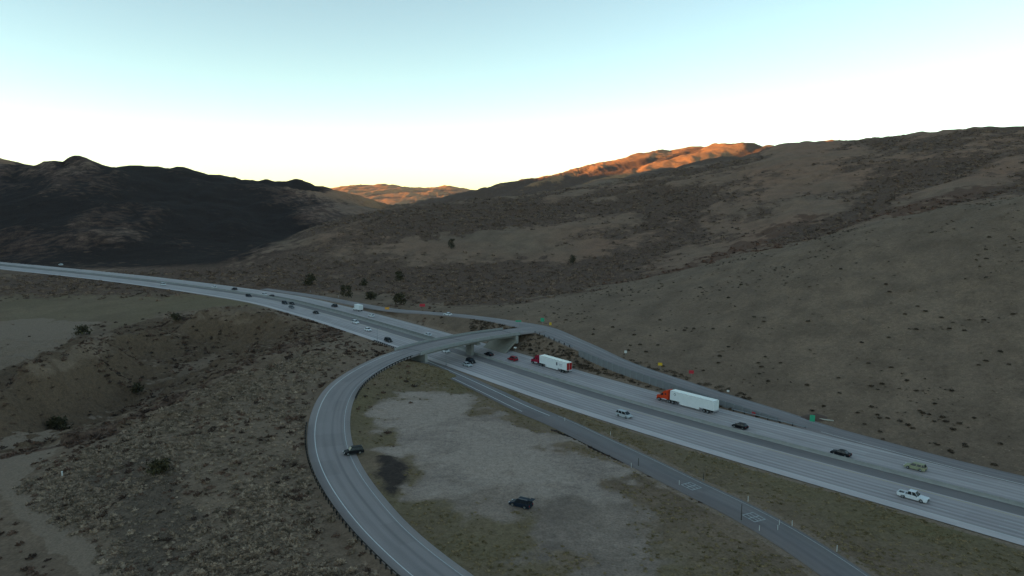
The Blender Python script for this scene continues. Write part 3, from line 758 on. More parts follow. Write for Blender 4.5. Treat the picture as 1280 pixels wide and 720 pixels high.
# ------------------------------------------------------------------ retaining wall along the parallel road
wl = empty("retaining_wall", PAR.p[(W0 + W1) // 2, :3] * np.array([1, 1, 0]))
tag(wl, "grey ribbed precast wall holding up the parallel road above the highway", "wall")
org = np.array(wl.location)
M_pil = mat("precast_pilaster", (.22, .222, .228), .85, var=.12, scale=.5, bump=.2)
M_panel = mat("precast_panel", (.185, .185, .19), .85, var=.16, scale=.35, bump=.3)
seg = 3.0; s0, s1 = PAR.s[W0], PAR.s[W1]
def par_at(q):
    p = np.array([np.interp(q, PAR.s, PAR.p[:, c_]) for c_ in range(4)]); t = np.array([np.interp(q, PAR.s, PAR.t[:, c_]) for c_ in range(2)]); t /= np.linalg.norm(t)
    return p, t, np.array([t[1], -t[0]])
for q in np.arange(s0, s1 - seg, seg):
    p, t, nn = par_at(q + seg / 2)
    c0 = p[:2] + nn * (p[3] + .28) * S
    zb = float(hgt(c0[0] + nn[0] * S * 1.2, c0[1] + nn[1] * S * 1.2)) - .5
    ht = max(.5, p[2] + .45 - zb); ang = math.atan2(t[1], t[0])
    o = MB().box((0, 0, ht / 2), (seg - .04, .3, ht)).build("panel", M_panel, wl); o.location = (c0[0] - org[0], c0[1] - org[1], zb); o.rotation_euler = (0, 0, ang)
    p, t, nn = par_at(q); pb = p[:2] + nn * (p[3] + .36) * S
    o2 = MB().box((0, 0, (ht + .1) / 2), (.4, .36, ht + .1)).build("pilaster", M_pil, wl); o2.location = (pb[0] - org[0], pb[1] - org[1], zb); o2.rotation_euler = (0, 0, math.atan2(t[1], t[0]))

# ------------------------------------------------------------------ guard rails
M_cor = mat("weathering_steel", (.055, .042, .036), .8, .3, var=.25, scale=3)
M_galv = mat("galvanised_steel", (.30, .31, .32), .45, .6, var=.1, scale=3)
M_post = mat("dark_timber_post", (.032, .027, .024), .9, var=.2, scale=5)
post_me = MB().box((0, 0, .38), (.2, .24, .95)).mesh("post"); post_me.materials.append(M_post)
blk_me = MB().box((0, 0, .58), (.2, .34, .36)).mesh("spacer_block"); blk_me.materials.append(M_post)
def guardrail(road, offs, i0, i1, face, label, mbeam, pitch=2.0):
    c = road.p[(i0 + i1) // 2, :3]; root = empty("guardrail", (c[0], c[1], c[2])); tag(root, label, "guardrail", "guardrails beside the roads"); org = np.array(root.location)
    offs = np.broadcast_to(offs, (len(road.p),))
    prof = [(-.03, .44), (.05, .50), (-.03, .57), (.05, .64), (-.03, .72), (-.07, .72), (.0, .64), (-.07, .57), (.0, .50), (-.07, .44)]
    idx = np.arange(i0, i1); n = len(prof); rows = []
    for o, z in prof:
        q = road.p[idx, :3].copy(); q[:, :2] += road.n[idx] * (offs[idx] + o * face)[:, None]; q[:, 2] += z; rows.append(q - org)
    V = np.stack(rows, 1).reshape(-1, 3); F = []
    for j in range(len(idx) - 1):
        for i in range(n): F.append((j * n + i, j * n + (i + 1) % n, (j + 1) * n + (i + 1) % n, (j + 1) * n + i))
    m = MB(); m.add(V, F); m.f.append(tuple(range(n - 1, -1, -1))); m.f.append(tuple(range((len(idx) - 1) * n, len(idx) * n))); m.build("beam", mbeam, root)
    for s_ in np.arange(road.s[i0] + .5, road.s[i1 - 1] - .3, pitch):
        i = int(np.searchsorted(road.s, s_)); f = (s_ - road.s[i - 1]) / (road.s[i] - road.s[i - 1])
        p = road.p[i - 1] * (1 - f) + road.p[i] * f; nn = road.n[i]
        q = p[:2] + nn * (offs[i] - .22 * face); a = math.atan2(road.t[i, 1], road.t[i, 0])
        for me_, nm in ((post_me, "post"), (blk_me, "spacer_block")):
            o = link(nm, me_, root); o.location = (q[0] - org[0], q[1] - org[1], p[2] - .1 - org[2]); o.rotation_euler = (0, 0, a)
    return root
# offset sign: RAMP runs away from the camera, so -offset is its outer (left) side
def iR(px, py, z): return int(np.argmin(np.hypot(*(RAMP.p[:, :2] - PZ(px, py, z)[:2]).T)))
guardrail(RAMP, -RAMP.p[:, 3] - .25, iR(592, 755, .9), iR(411, 525, 3.2), 1, "dark post and beam guardrail on the outer edge of the curving ramp", M_cor, 1.9)
guardrail(RAMP, RAMP.p[:, 3] + .25, iR(419, 500, 3.9), BR0 - 3, -1, "dark guardrail on the inner edge of the ramp before the overpass", M_cor, 2.0)
guardrail(PAR, PAR.p[:, 3] * S + .25 * S, iPAR(684, 414, 6.4), W0 - 1, -S, "galvanised guardrail above the brushy bank behind the maroon truck", M_galv, 3.8)
i0_, i1_ = ihw(890, 522), ihw(990, 553)
guardrail(HW, -FAR_W * S - .5 * S, i0_, i1_, S, "galvanised guardrail below the end of the retaining wall", M_galv, 3.8)
i0_, i1_ = ihw(510, 418), ihw(600, 445)
guardrail(HW, NEAR_W * S + .6 * S, ihw(518, 420), ihw(560, 433), -S, "short dark guardrail under the overpass beside the exit lane", M_cor, 2.0)

# ------------------------------------------------------------------ vehicles
M_glass = mat("tinted_glass", (.015, .02, .025), .12, 0, var=.05, spec=.35)
M_tyre = mat("tyre_rubber", (.02, .02, .02), .9, var=.1)
M_rim = mat("wheel_rim", (.35, .36, .37), .35, .8, var=.05)
M_trim = mat("black_trim", (.025, .025, .027), .6, var=.1)
M_head = mat("headlight_lens", (.75, .76, .78), .15, 0, var=.03, spec=.8)
M_tail = mat("taillight_lens", (.35, .02, .02), .25, 0, var=.05)
M_chrome = mat("chrome", (.5, .5, .5), .25, .9, var=.05)
_tyre = {}
def wheel(root, x, y, r=.34, w=.24, z=None):
    key = (r, w)
    if key not in _tyre:
        t = MB().tube((0, -w / 2, 0), (0, w / 2, 0), r, n=18).mesh("tyre"); t.materials.append(M_tyre)
        c = MB().tube((0, -w / 2 - .012, 0), (0, w / 2 + .012, 0), r * .62, n=14).mesh("rim"); c.materials.append(M_rim)
        _tyre[key] = (t, c)
    t, c = _tyre[key]
    o = link("wheel", t, root); o.location = (x, y, r); link("rim", c, o)
def arch(xc, r, zb, zc, n=7):
    a0 = math.asin((zb - zc) / r) if abs(zb - zc) < r else 0
    return [(xc - r * math.cos(a), zc + r * math.sin(a)) for a in np.linspace(a0, math.pi - a0, n)]
def quad_panel(root, name, m, P, off=.012, inset=.06, n_hint=None):
    P = [Vector(p) for p in P]; c = sum(P, Vector()) / 4; nn = (P[1] - P[0]).cross(P[3] - P[0]).normalized()
    if n_hint is not None and nn.dot(Vector(n_hint)) < 0: nn = -nn
    Q = [c + (p - c) * (1 - inset) + nn * off for p in P]; R = [q - nn * (off + .03) for q in Q]
    mb = MB(); mb.add(Q + R, [(0, 1, 2, 3), (7, 6, 5, 4), (0, 4, 5, 1), (1, 5, 6, 2), (2, 6, 7, 3), (3, 7, 4, 0)])
    return mb.build(name, m, root)
KINDS = {  # length, width, height, belt, windscreen base, roof front, roof rear, rear glass base, wheel radius
    "sedan": (4.75, 1.84, 1.46, .92, 1.05, .35, -1.0, -1.75, .33),
    "hatch": (4.30, 1.80, 1.50, .95, 1.05, .40, -1.35, -1.95, .33),
    "wagon": (4.65, 1.82, 1.62, .98, 1.10, .45, -1.95, -2.22, .34),
    "suv": (4.80, 1.93, 1.78, 1.06, 1.10, .50, -2.0, -2.28, .38),
    "van": (5.10, 1.98, 1.80, 1.02, 1.75, .75, -2.15, -2.42, .35),
}
def cabin_parts(root, paint, W, H, belt, xw, xf, xr, xb, split=None):
    wb, wt = W * .47, W * .37
    B = [(xw, -wb, belt), (xw, wb, belt), (xb, wb, belt), (xb, -wb, belt)]
    T = [(xf, -wt, H), (xf, wt, H), (xr, wt, H), (xr, -wt, H)]
    Tm = [(xf - .12, -wt * .8, H + .045), (xf - .12, wt * .8, H + .045), (xr + .12, wt * .8, H + .045), (xr + .12, -wt * .8, H + .045)]
    mb = MB(); mb.add(B + T + Tm, [(0, 1, 5, 4), (1, 2, 6, 5), (2, 3, 7, 6), (3, 0, 4, 7), (4, 5, 9, 8), (5, 6, 10, 9), (6, 7, 11, 10), (7, 4, 8, 11), (8, 9, 10, 11)])
    mb.build("cabin", paint, root)
    quad_panel(root, "windshield", M_glass, [B[0], B[1], T[1], T[0]], .015, .10, (1, 0, .5))
    quad_panel(root, "rear_window", M_glass, [B[2], B[3], T[3], T[2]], .015, .14, (-1, 0, .5))
    for sg in (-1, 1):
        b0, b1 = Vector((xw, sg * wb, belt)), Vector((xb, sg * wb, belt)); t0, t1 = Vector((xf, sg * wt, H)), Vector((xr, sg * wt, H))
        cuts = [0, .5, 1] if split is None else split
        for u, v in zip(cuts[:-1], cuts[1:]):
            quad_panel(root, "side_window", M_glass, [b0.lerp(b1, u), b0.lerp(b1, v), t0.lerp(t1, v), t0.lerp(t1, u)], .015, .13, (0, sg, .2))
def make_car(kind, paint, name, label, cat):
    L, W, H, belt, xw, xf, xr, xb, r = KINDS[kind]
    root = empty(name, (0, 0, 0)); tag(root, label, cat)
    f, rr = L * .305, -L * .285; h = L / 2; zb = .24; ar = r + .06
    prof = [(-h, .42), (-h + .1, zb)] + arch(rr, ar, zb, r) + arch(f, ar, zb, r) + [(h - .12, zb), (h, .42), (h - .02, .64), (h - .16, .76), (xw + .1, belt - .02), (xw - .3, belt), (xb + .1, belt), (-h + .07, belt - .04), (-h, .72)]
    if xb > -h + .35: prof[-2:] = [(-h + .12, belt - .02), (-h, .74)]
    MB().prism(prof, -W / 2, W / 2, .07, .05).build("body", paint, root)
    cabin_parts(root, paint, W, H, belt, xw, xf, xr, xb, [0, .42, .78, 1] if kind in ("suv", "van", "wagon") else None)
    for sg in (-1, 1):
        for x in (f, rr): wheel(root, x, sg * (W / 2 - .13), r)
        MB().box((h - .07, sg * (W / 2 - .28), .68), (.16, .38, .14)).build("headlight", M_head, root)
        MB().box((-h + .03, sg * (W / 2 - .22), .78), (.1, .26, .2)).build("taillight", M_tail, root)
        MB().box((xw - .25, sg * (W / 2 + .07), belt + .06), (.18, .2, .13)).build("mirror", paint, root)
    MB().box((h - .02, 0, .46), (.08, W * .62, .16)).build("grille", M_trim, root)
    MB().box((-h + .0, 0, .44), (.08, W * .8, .14)).build("rear_bumper", M_trim, root)
    return root
def make_pickup(paint, name, label):
    L, W, r = 5.9, 2.0, .40; h = L / 2; f, rr = 1.85, -1.75; zb = .34; ar = .47; belt = 1.12
    root = empty(name, (0, 0, 0)); tag(root, label, "pickup truck")
    prof = [(-h, .55), (-h + .05, zb + .1)] + arch(rr, ar, zb, r) + arch(f, ar, zb, r) + [(h - .1, zb), (h, .5), (h, .85), (h - .15, 1.0), (1.15, belt), (-.95, belt), (-.95, .78), (-h, .78)]
    MB().prism(prof, -W / 2, W / 2, .06, .04).build("body", paint, root)
    cabin_parts(root, paint, W, 1.88, belt, 1.2, .55, -.75, -.98, [0, .52, 1])
    for sg in (-1, 1): MB().box((-1.95, sg * (W / 2 - .07), .95), (2.0, .13, .36)).build("bed_side", paint, root)
    MB().box((-h + .06, 0, .95), (.1, W - .02, .36)).build("tailgate", paint, root)
    MB().box((-1.95, 0, .80), (1.88, W - .3, .05)).build("bed_liner", M_trim, root)
    for sg in (-1, 1):
        for x in (f, rr): wheel(root, x, sg * (W / 2 - .14), r, .27)
        MB().box((h - .04, sg * (W / 2 - .27), .88), (.14, .36, .2)).build("headlight", M_head, root)
        MB().box((-h + .0, sg * (W / 2 - .1), .95), (.06, .14, .32)).build("taillight", M_tail, root)
        MB().box((.95, sg * (W / 2 + .1), belt + .1), (.16, .22, .22)).build("mirror", M_trim, root)
    MB().box((h + .02, 0, .72), (.08, 1.2, .3)).build("grille", M_trim, root); MB().box((h + .04, 0, .48), (.16, W, .16)).build("front_bumper", M_chrome, root); MB().box((-h - .05, 0, .52), (.16, W * .95, .16)).build("rear_bumper", M_chrome, root)
    return root
M_trailer = mat("trailer_white", (.74, .76, .76), .45, 0, var=.04, scale=.6)
M_graph = mat("trailer_graphic_grey", (.22, .25, .28), .5, var=.05)
M_graphd = mat("trailer_graphic_dark", (.05, .05, .09), .5, var=.05)
M_graphp = mat("trailer_graphic_pale", (.50, .47, .52), .5, var=.05)
def make_semi(paint, label, style):
    root = empty("semi_truck", (0, 0, 0)); tag(root, label, "truck", "trucks hauling white trailers")
    x0, x1 = -10.6, 5.3; zc = 2.66
    tr = MB().box(((x0 + x1) / 2, 0, zc), (x1 - x0, 2.58, 2.86)).build("trailer_box", M_trailer, root)
    MB().box(((x0 + x1) / 2, 0, zc + 1.445), (x1 - x0 + .03, 2.62, .06)).build("roof_rail", M_chrome, tr)
    for sg in (-1, 1):
        MB().box((-1.9, sg * 1.22, .88), (7.2, .06, .72)).build("side_skirt", M_trailer, root)
        MB().box((2.7, sg * .8, .55), (.16, .16, 1.2)).build("landing_leg", M_chrome, root)
        quad_panel(root, "rear_door", M_tail if style == 2 else M_trailer, [(x0, sg * 1.24, 1.3), (x0, sg * .03, 1.3), (x0, sg * .03, 4.0), (x0, sg * 1.24, 4.0)], .02, .03, (-1, 0, 0))
        for xx in (-7.2, -8.5): wheel(root, xx, sg * 1.02, .5, .52)
        for xx in (4.3, 5.6): wheel(root, xx, sg * 1.0, .5, .52)
        wheel(root, 9.6, sg * 1.05, .5, .32)
        if style == 1:
            MB().tube((3.5, sg * 1.28, 3.25), (3.5, sg * 1.305, 3.25), .42, n=20).build("emblem", M_graph, root)
            MB().tube((3.5, sg * 1.30, 3.25), (3.5, sg * 1.315, 3.25), .25, n=16).build("emblem", M_trailer, root)
        else:
            MB().box((-5.0, sg * 1.30, 2.75), (.75, .03, 1.15)).build("emblem", M_graphd, root)
            MB().box((-7.0, sg * 1.30, 2.9), (2.2, .03, .38)).build("lettering_band", M_graphp, root)
            MB().box((-7.1, sg * 1.30, 2.35), (1.8, .03, .22)).build("lettering_band", M_graphp, root)
    MB().box((-7.85, 0, .95), (2.9, 1.2, .4)).build("bogie", M_trim, root)
    MB().box((x0 - .06, 0, .62), (.12, 2.4, .14)).build("rear_bumper", M_trim, root)
    MB().box((6.8, 0, .85), (6.6, 1.1, .3)).build("chassis", M_trim, root)
    # tractor: hood, cab and sleeper in one side profile
    prof = [(6.1, .95), (8.75, .95)] + arch(9.6, .62, .95, .5, 6)[::1] + [(10.25, .62), (10.62, .62), (10.66, 1.35), (10.45, 1.75), (9.05, 2.02), (8.35, 2.95), (7.6, 3.6), (6.4, 4.02), (6.1, 4.02)]
    MB().prism(prof, -1.22, 1.22, .16, .05).build("cab", paint, root)
    quad_panel(root, "windshield", M_glass, [(9.0, -1.05, 2.06), (9.0, 1.05, 2.06), (8.40, .98, 2.88), (8.40, -.98, 2.88)], .03, .05, (1, 0, .6))
    for sg in (-1, 1):
        MB().prism([(8.0, 2.05), (8.85, 2.05), (8.4, 2.75), (8.0, 2.8)], sg * 1.215, sg * 1.24).build("side_window", M_glass, root)
        MB().prism([(6.8, 2.4), (7.4, 2.4), (7.4, 2.85), (6.8, 2.85)], sg * 1.215, sg * 1.235).build("sleeper_window", M_glass, root)
        MB().tube((6.6, sg * 1.0, .82), (8.3, sg * 1.0, .82), .32, n=14).build("fuel_tank", M_chrome, root)
        MB().box((10.5, sg * .88, 1.2), (.25, .3, .3)).build("headlight", M_head, root)
        MB().box((8.75, sg * 1.42, 2.35), (.14, .16, .7)).build("mirror", M_trim, root)
    MB().box((10.68, 0, 1.1), (.06, 1.0, .8)).build("grille", M_trim, root); MB().box((10.66, 0, .52), (.16, 2.3, .3)).build("front_bumper", paint if style == 1 else M_trim, root)
    return root
def make_box_truck(label):
    root = empty("box_truck", (0, 0, 0)); tag(root, label, "truck")
    MB().box((-.9, 0, 2.3), (5.6, 2.45, 2.7)).build("cargo_box", M_trailer, root)
    MB().box((-3.72, 0, 2.25), (.05, 2.1, 2.35)).build("rear_door", mat("roller_door", (.6, .62, .63), .5, var=.05), root)
    p = [(1.95, .6), (4.0, .6), (4.1, 1.2), (3.2, 1.45), (2.7, 2.3), (1.95, 2.35)]
    MB().prism(p, -1.05, 1.05, .1, .05).build("cab", M_trailer, root)
    quad_panel(root, "windshield", M_glass, [(3.2, -.9, 1.48), (3.2, .9, 1.48), (2.72, .85, 2.25), (2.72, -.85, 2.25)], .03, .05, (1, 0, .5))
    for sg in (-1, 1):
        MB().prism([(2.1, 1.5), (3.0, 1.5), (2.65, 2.15), (2.1, 2.15)], sg * 1.045, sg * 1.065).build("side_window", M_glass, root)
        for x in (-2.4, 3.0): wheel(root, x, sg * .95, .42, .34)
        MB().box((-3.74, sg * 1.0, .75), (.08, .2, .16)).build("taillight", M_tail, root)
    MB().box((0, 0, .78), (7.2, 1.0, .3)).build("chassis", M_trim, root)
    return root
def paint(name, col, r=.5): return mat("paint_" + name, col, r, 0.0, var=.03, spec=.1)
P_white = paint("white", (.72, .74, .76)); P_silver = paint("silver", (.42, .45, .47)); P_black = paint("black", (.012, .012, .015)); P_dark = paint("charcoal", (.03, .033, .04))
P_red = paint("red", (.30, .02, .03)); P_lime = paint("pale_green", (.31, .31, .20)); P_navy = paint("navy", (.014, .022, .035)); P_orange = paint("truck_red", (.62, .055, .018)); P_maroon = paint("maroon", (.30, .012, .035)); P_grey = paint("grey", (.16, .17, .18))

def put(o, px, py, z, road=None, d=1, rot=None):
    p = PZ(px, py, z)
    if road is not None:
        i = int(np.argmin(np.hypot(road.p[:, 0] - p[0], road.p[:, 1] - p[1]))); t = road.t[i] * d; rot = math.atan2(t[1], t[0])
    o.location = (p[0], p[1], z); o.rotation_euler = (0, 0, rot); return o
FARW, NEARW = -1, 1
put(make_semi(P_orange, "bright red tractor pulling a plain white trailer with a round emblem", 1), 858, 508, .02, HW, FARW)
put(make_semi(P_maroon, "maroon tractor pulling a white trailer with a dark mark and red rear doors", 2), 688.5, 460, .02, HW, FARW)
put(make_box_truck("white box truck passing the orange roadside sign"), 447.5, 388.5, .02, HW, FARW)
put(make_pickup(P_white, "pickup_truck", "white pickup truck with an open dark bed on the exit road side lanes"), 1141, 624, .02, HW, NEARW)
put(make_car("van", P_silver, "minivan", "silver minivan on the lanes across the median from the red tractor", "van"), 780, 521, .02, HW, NEARW)
cars = [  # kind, paint, name, px, py, direction, label, category
    ("wagon", P_lime, "wagon_car", 1144, 586.5, FARW, "pale yellow green wagon on the lanes below the grassy hill", "car"),
    ("sedan", P_black, "sedan", 1051, 569, FARW, "glossy black sedan following behind the smaller black hatchback", "car"),
    ("hatch", P_black, "hatchback", 925, 535, FARW, "black hatchback just behind the bright red tractor's trailer", "car"),
    ("suv", P_red, "sport_utility_car", 641, 450.5, FARW, "dark red sport utility car ahead of the maroon tractor", "car"),
    ("sedan", P_black, "sedan", 611, 444.3, FARW, "black sedan on the hill side lanes just past the overpass pier", "car"),
    ("sedan", P_white, "sedan", 535, 420, FARW, "white sedan on the hill side lanes just beyond the overpass", "car"),
    ("sedan", P_white, "sedan", 464.5, 396, FARW, "white sedan trailing the white box truck", "car"),
    ("suv", P_dark, "sport_utility_car", 418, 383.5, FARW, "charcoal sport utility car ahead of the white box truck", "car"),
    ("sedan", P_dark, "sedan", 340, 371, FARW, "small charcoal sedan beside a white one on the far bend", "car"),
    ("suv", P_white, "sport_utility_car", 330, 369.5, FARW, "white sport utility car beside a charcoal sedan on the far bend", "car"),
    ("suv", P_dark, "sport_utility_car", 293, 362.5, FARW, "charcoal sport utility car right behind a white sedan on the long bend", "car"),
    ("sedan", P_white, "sedan", 268, 359.7, FARW, "white sedan leading a charcoal sport utility car on the long bend", "car"),
    ("van", P_white, "van", 76, 331.6, FARW, "white van at the far end of the highway below the dark mountain", "van"),
    ("sedan", P_silver, "sedan", 584, 457.5, NEARW, "silver sedan side by side with a black car beyond the pier", "car"),
    ("suv", P_black, "sport_utility_car", 588.5, 453.3, NEARW, "black sport utility car side by side with a silver sedan", "car"),
    ("sedan", P_white, "sedan", 557, 440.3, NEARW, "white sedan emerging from under the overpass", "car"),
    ("suv", P_black, "sport_utility_car", 485.5, 427, NEARW, "black sport utility car about to pass under the overpass", "car"),
    ("hatch", P_white, "hatchback", 460, 413.5, NEARW, "white hatchback behind the black car nearing the overpass", "car"),
    ("suv", P_white, "sport_utility_car", 444.5, 404.3, NEARW, "white sport utility car following the white hatchback", "car"),
    ("sedan", P_black, "sedan", 395, 392, NEARW, "black sedan alone on the field side lanes of the bend", "car"),
    ("suv", P_dark, "sport_utility_car", 356, 380, NEARW, "charcoal sport utility car in a close trio on the bend", "car"),
    ("sedan", P_dark, "sedan", 365, 380.5, NEARW, "charcoal sedan in a close trio on the bend", "car"),
    ("sedan", P_grey, "sedan", 364.5, 385, NEARW, "grey sedan in a close trio on the bend", "car"),
    ("suv", P_dark, "sport_utility_car", 311, 371, NEARW, "charcoal sport utility car alone near the median on the bend", "car"),
    ("van", P_white, "van", 204, 356.5, NEARW, "white van on the lanes beside the green field", "van"),
]
for kind, pt, nm, px, py, d, lab, cat in cars:
    put(make_car(kind, pt, nm, lab, cat), px, py, .02, HW, d)
put(make_car("sedan", P_white, "sedan", "white sedan on the parallel road under the brushy slope", "car"), 560, 394.0, 4.55, PAR, FARW)
ir = iR(444, 566, 2.6)
put(make_car("suv", P_black, "sport_utility_car", "black sport utility car turning off the gravel lot onto the ramp", "car"), 442, 567, RAMP.p[ir, 2] + .03, None, 1, math.radians(203))
lotp = pick(651, 633)
jeep = make_car("suv", P_navy, "parked_car", "dark navy car parked alone on the gravel lot with its rear door up", "car")
jeep.location = (lotp[0], lotp[1], lotp[2] - .02); jeep.rotation_euler = (0, 0, math.radians(150))
lg = MB().box((-2.55, 0, 1.95), (.9, 1.5, .06)).build("tailgate", P_navy, jeep)
rb = MB()
for y in (-.55, .55): rb.box((-.7, y, 1.86), (2.2, .05, .06))
rb.build("roof_rack", M_chrome, jeep)

# ------------------------------------------------------------------ signs, posts and poles
M_pole = mat("sign_post_steel", (.33, .34, .35), .5, .5, var=.1)
M_wood = mat("timber_pole", (.05, .042, .036), .9, var=.2, scale=4)
def sign(px, py, z, w, h, ph, col, label, name="road_sign", posts=1, diamond=False, legend_m=None):
    p = PZ(px, py, z) if z is not None else pick(px, py); p[2] = float(hgt(p[0], p[1])) if z is None else z
    yaw = math.atan2(p[1], p[0]) + math.pi     # towards the road and traffic in view
    root = empty(name, p, yaw); tag(root, label, "sign")
    for yy in ([0] if posts == 1 else [-w * .32, w * .32]):
        MB().box((-.06, yy, ph / 2 - .2), (.09, .09, ph + .4)).build("post", M_pole, root)
    if diamond:
        mb = MB(); s_ = w * .72
        mb.add([(.0, -s_, ph), (0, 0, ph - s_), (0, s_, ph), (0, 0, ph + s_), (-.03, -s_, ph), (-.03, 0, ph - s_), (-.03, s_, ph), (-.03, 0, ph + s_)], [(0, 1, 2, 3), (7, 6, 5, 4), (0, 4, 5, 1), (1, 5, 6, 2), (2, 6, 7, 3), (3, 7, 4, 0)])
        mb.build("panel", col, root)
    else:
        MB().box((0, 0, ph), (.04, w, h)).build("panel", col, root)
        MB().box((.024, 0, ph), (.01, w * .94, h * .92)).build("face", col, root)
    return root
S_y = mat("sign_yellow", (.75, .45, .03), .5, var=.04); S_o = mat("sign_orange", (.75, .33, .05), .5, var=.04); S_r = mat("sign_red", (.55, .02, .04), .5, var=.04); S_g = mat("sign_green", (.0, .34, .19), .5, var=.04); S_w = mat("sign_white", (.7, .7, .68), .5, var=.04)
sign(484, 389, 1.2, 2.4, 1.2, 1.6, S_o, "orange sign panel at the split of highway and parallel road", posts=2)
sign(528, 386, None, 3.0, 1.5, 1.9, S_r, "wide red sign panel on the brushy slope above the parallel road", posts=2)
sign(648, 408, 6.5, 2.6, .7, 2.4, S_g, "teal green blade sign beside the overpass junction", posts=1)
sign(678, 405.5, None, 1.7, 1.7, 2.0, S_g, "green square sign on a pale post beyond the junction")
sign(688, 408.5, None, 1.0, 1.2, 1.3, S_y, "small yellow marker sign beyond the junction")
sign(825, 462, None, 1.5, 1.0, 1.8, S_y, "yellow warning sign on the slope above the retaining wall", diamond=False)
sign(864, 471, None, 1.6, 1.1, 1.6, S_r, "red sign on the slope above the red tractor's trailer")
sign(1015, 531, .05, 1.35, 1.9, 1.9, S_g, "upright green exit sign where the parallel road joins the highway")
sign(782, 444.5, None, .9, .9, 1.4, S_w, "small white sign above the start of the retaining wall")
sign(910, 492, None, .8, .6, .8, S_w, "small pale marker sign above the lower retaining wall")
sign(644, 437.5, 1.6, 1.1, .6, 1.0, S_w, "white sign on the bank beside the paved abutment slope")
def pole(px, py, z, h, r, m, label, arm=0.0, name="lamp_post"):
    p = PZ(px, py, z) if z is not None else pick(px, py); p[2] = float(hgt(p[0], p[1])) if z is None else z
    root = empty(name, p); tag(root, label, "pole")
    MB().tube((0, 0, -.3), (0, 0, h), r, r * .6, 8).build("shaft", m, root)
    MB().box((0, 0, .1), (r * 4, r * 4, .3)).build("base", M_concd, root)
    if arm:
        MB().tube((0, 0, h - .1), (arm, 0, h + .2), r * .5, n=6).build("arm", m, root); MB().box((arm, 0, h + .18), (.6, .3, .14)).build("lamp_head", m, root)
    return root
pole(471.8, 429, None, 6.3, .1, M_galv, "slim grey lamp post beside the highway shoulder before the overpass", 1.2)
pole(557.7, 456.5, .05, 6.0, .1, M_galv, "slim grey lamp post standing in front of the white sedan", 1.2)
for px, py, h, lab in ((926.5, 652, 3.6, "tall dark timber post on the verge beside the lower legend"), (798, 584, 2.2, "short dark timber post beside the exit road ditch"), (879, 601, 1.7, "dark stub post on the grass strip by the exit road")):
    pole(px, py, None, h, .11, M_wood, lab, name="timber_post")
del_me = MB().box((0, 0, .55), (.11, .05, 1.3)).mesh("delineator"); del_me.materials.append(mat("delineator_white", (.6, .61, .6), .5, var=.05))
refl_me = MB().box((.0, .03, 1.02), (.09, .02, .16)).mesh("reflector"); refl_me.materials.append(mat("reflector_silver", (.75, .75, .72), .3, var=.05))
for px, py in ((849, 607), (935, 627), (974, 657.5), (949, 665), (972, 664), (990, 658), (789, 585), (706, 527), (388, 365.5), (423, 372), (489, 381.5), (1046, 690), (763, 545)):
    p = pick(px, py); o = link("delineator", del_me, None); o.location = p; o.rotation_euler = (0, 0, random.uniform(-.4, .4)); link("reflector", refl_me, o)
    tag(o, "thin white delineator post " + ("by the brushy side of the parallel road" if py < 400 else ("near the painted legends of the exit road" if px > 800 else "beside the upper exit road")), "post", "white delineators along the verges")
p = pick(78, 597); o = MB().box((0, 0, .7), (.22, .22, 1.6)).box((0, 0, 1.45), (.3, .3, .14)).build("marker_post", S_w); o.location = p; tag(o, "pale marker post standing in the brush near the dirt track", "post")
# discarded timber and soil heap beside the green exit sign
M_soil = mat("red_soil", (.10, .055, .04), .95, var=.25, scale=2, bump=.5)
p = pick(1019, 522)
n = 14; Vs = [(0, 0, .9)]; Fs = []
for k, (rr, zz) in enumerate(((1.0, .75), (2.2, .3), (3.0, -.15))):
    for i in range(n):
        a = 2 * math.pi * i / n; q = rr * random.uniform(.8, 1.15); Vs.append((q * math.cos(a) * 1.5, q * math.sin(a), zz * random.uniform(.8, 1.2)))
for i in range(n):
    Fs.append((0, 1 + i, 1 + (i + 1) % n))
    for k in range(2): Fs.append((1 + k * n + i, 1 + (k + 1) * n + i, 1 + (k + 1) * n + (i + 1) % n, 1 + k * n + (i + 1) % n))
mb = MB(); mb.add(Vs, Fs); o = mb.build("soil_heap", M_soil, smooth=True); o.location = p; tag(o, "low heap of red brown soil above the green exit sign", "soil heap")
p = pick(1029, 525.5); o = MB().tube((-2.2, 1.2, .25), (2.4, -1.3, .25), .2, .16, 8).build("pale_log", mat("bleached_wood", (.5, .47, .4), .8, var=.15)); o.location = p; tag(o, "bleached pale log lying beside the red soil heap", "log")
p = PZ(942, 519, .0); o = MB().box((0, 0, .4), (1.0, .14, .3)).box((-.4, 0, .1), (.08, .5, .9)).box((.4, 0, .1), (.08, .5, .9)).build("red_barricade", S_r); o.location = (p[0], p[1], .35); o.rotation_euler = (0, 0, -.9); tag(o, "small red barricade at the highway edge below the wall", "barricade")

# ------------------------------------------------------------------ brush
def bush_tpl(seed, nleaf=18, seg=6, core=1.0, leaf=.22):
    r = np.random.default_rng(seed); V = [(0, 0, .78)]; F = []
    for k, (rr, zz) in enumerate(((.62, .55), (.92, .12))):
        for i in range(seg):
            a = 2 * np.pi * (i + .5 * k) / seg; j = r.uniform(.75, 1.2); V.append((core * rr * j * np.cos(a), core * rr * j * np.sin(a), zz * r.uniform(.7, 1.25)))
    for i in range(seg):
        j = (i + 1) % seg
        F += [(0, 1 + i, 1 + j), (1 + i, 1 + seg + i, 1 + j), (1 + j, 1 + seg + i, 1 + seg + j)]
    for _ in range(nleaf):
        d = r.normal(size=3); d[2] = abs(d[2]) + .15; d /= np.linalg.norm(d); c = d * np.array([.85, .85, .8]) * r.uniform(.75, 1.12); b = len(V)
        for _k in range(3): V.append(tuple(c + r.normal(size=3) * leaf))
        F.append((b, b + 1, b + 2))
    return np.array(V), np.array(F)
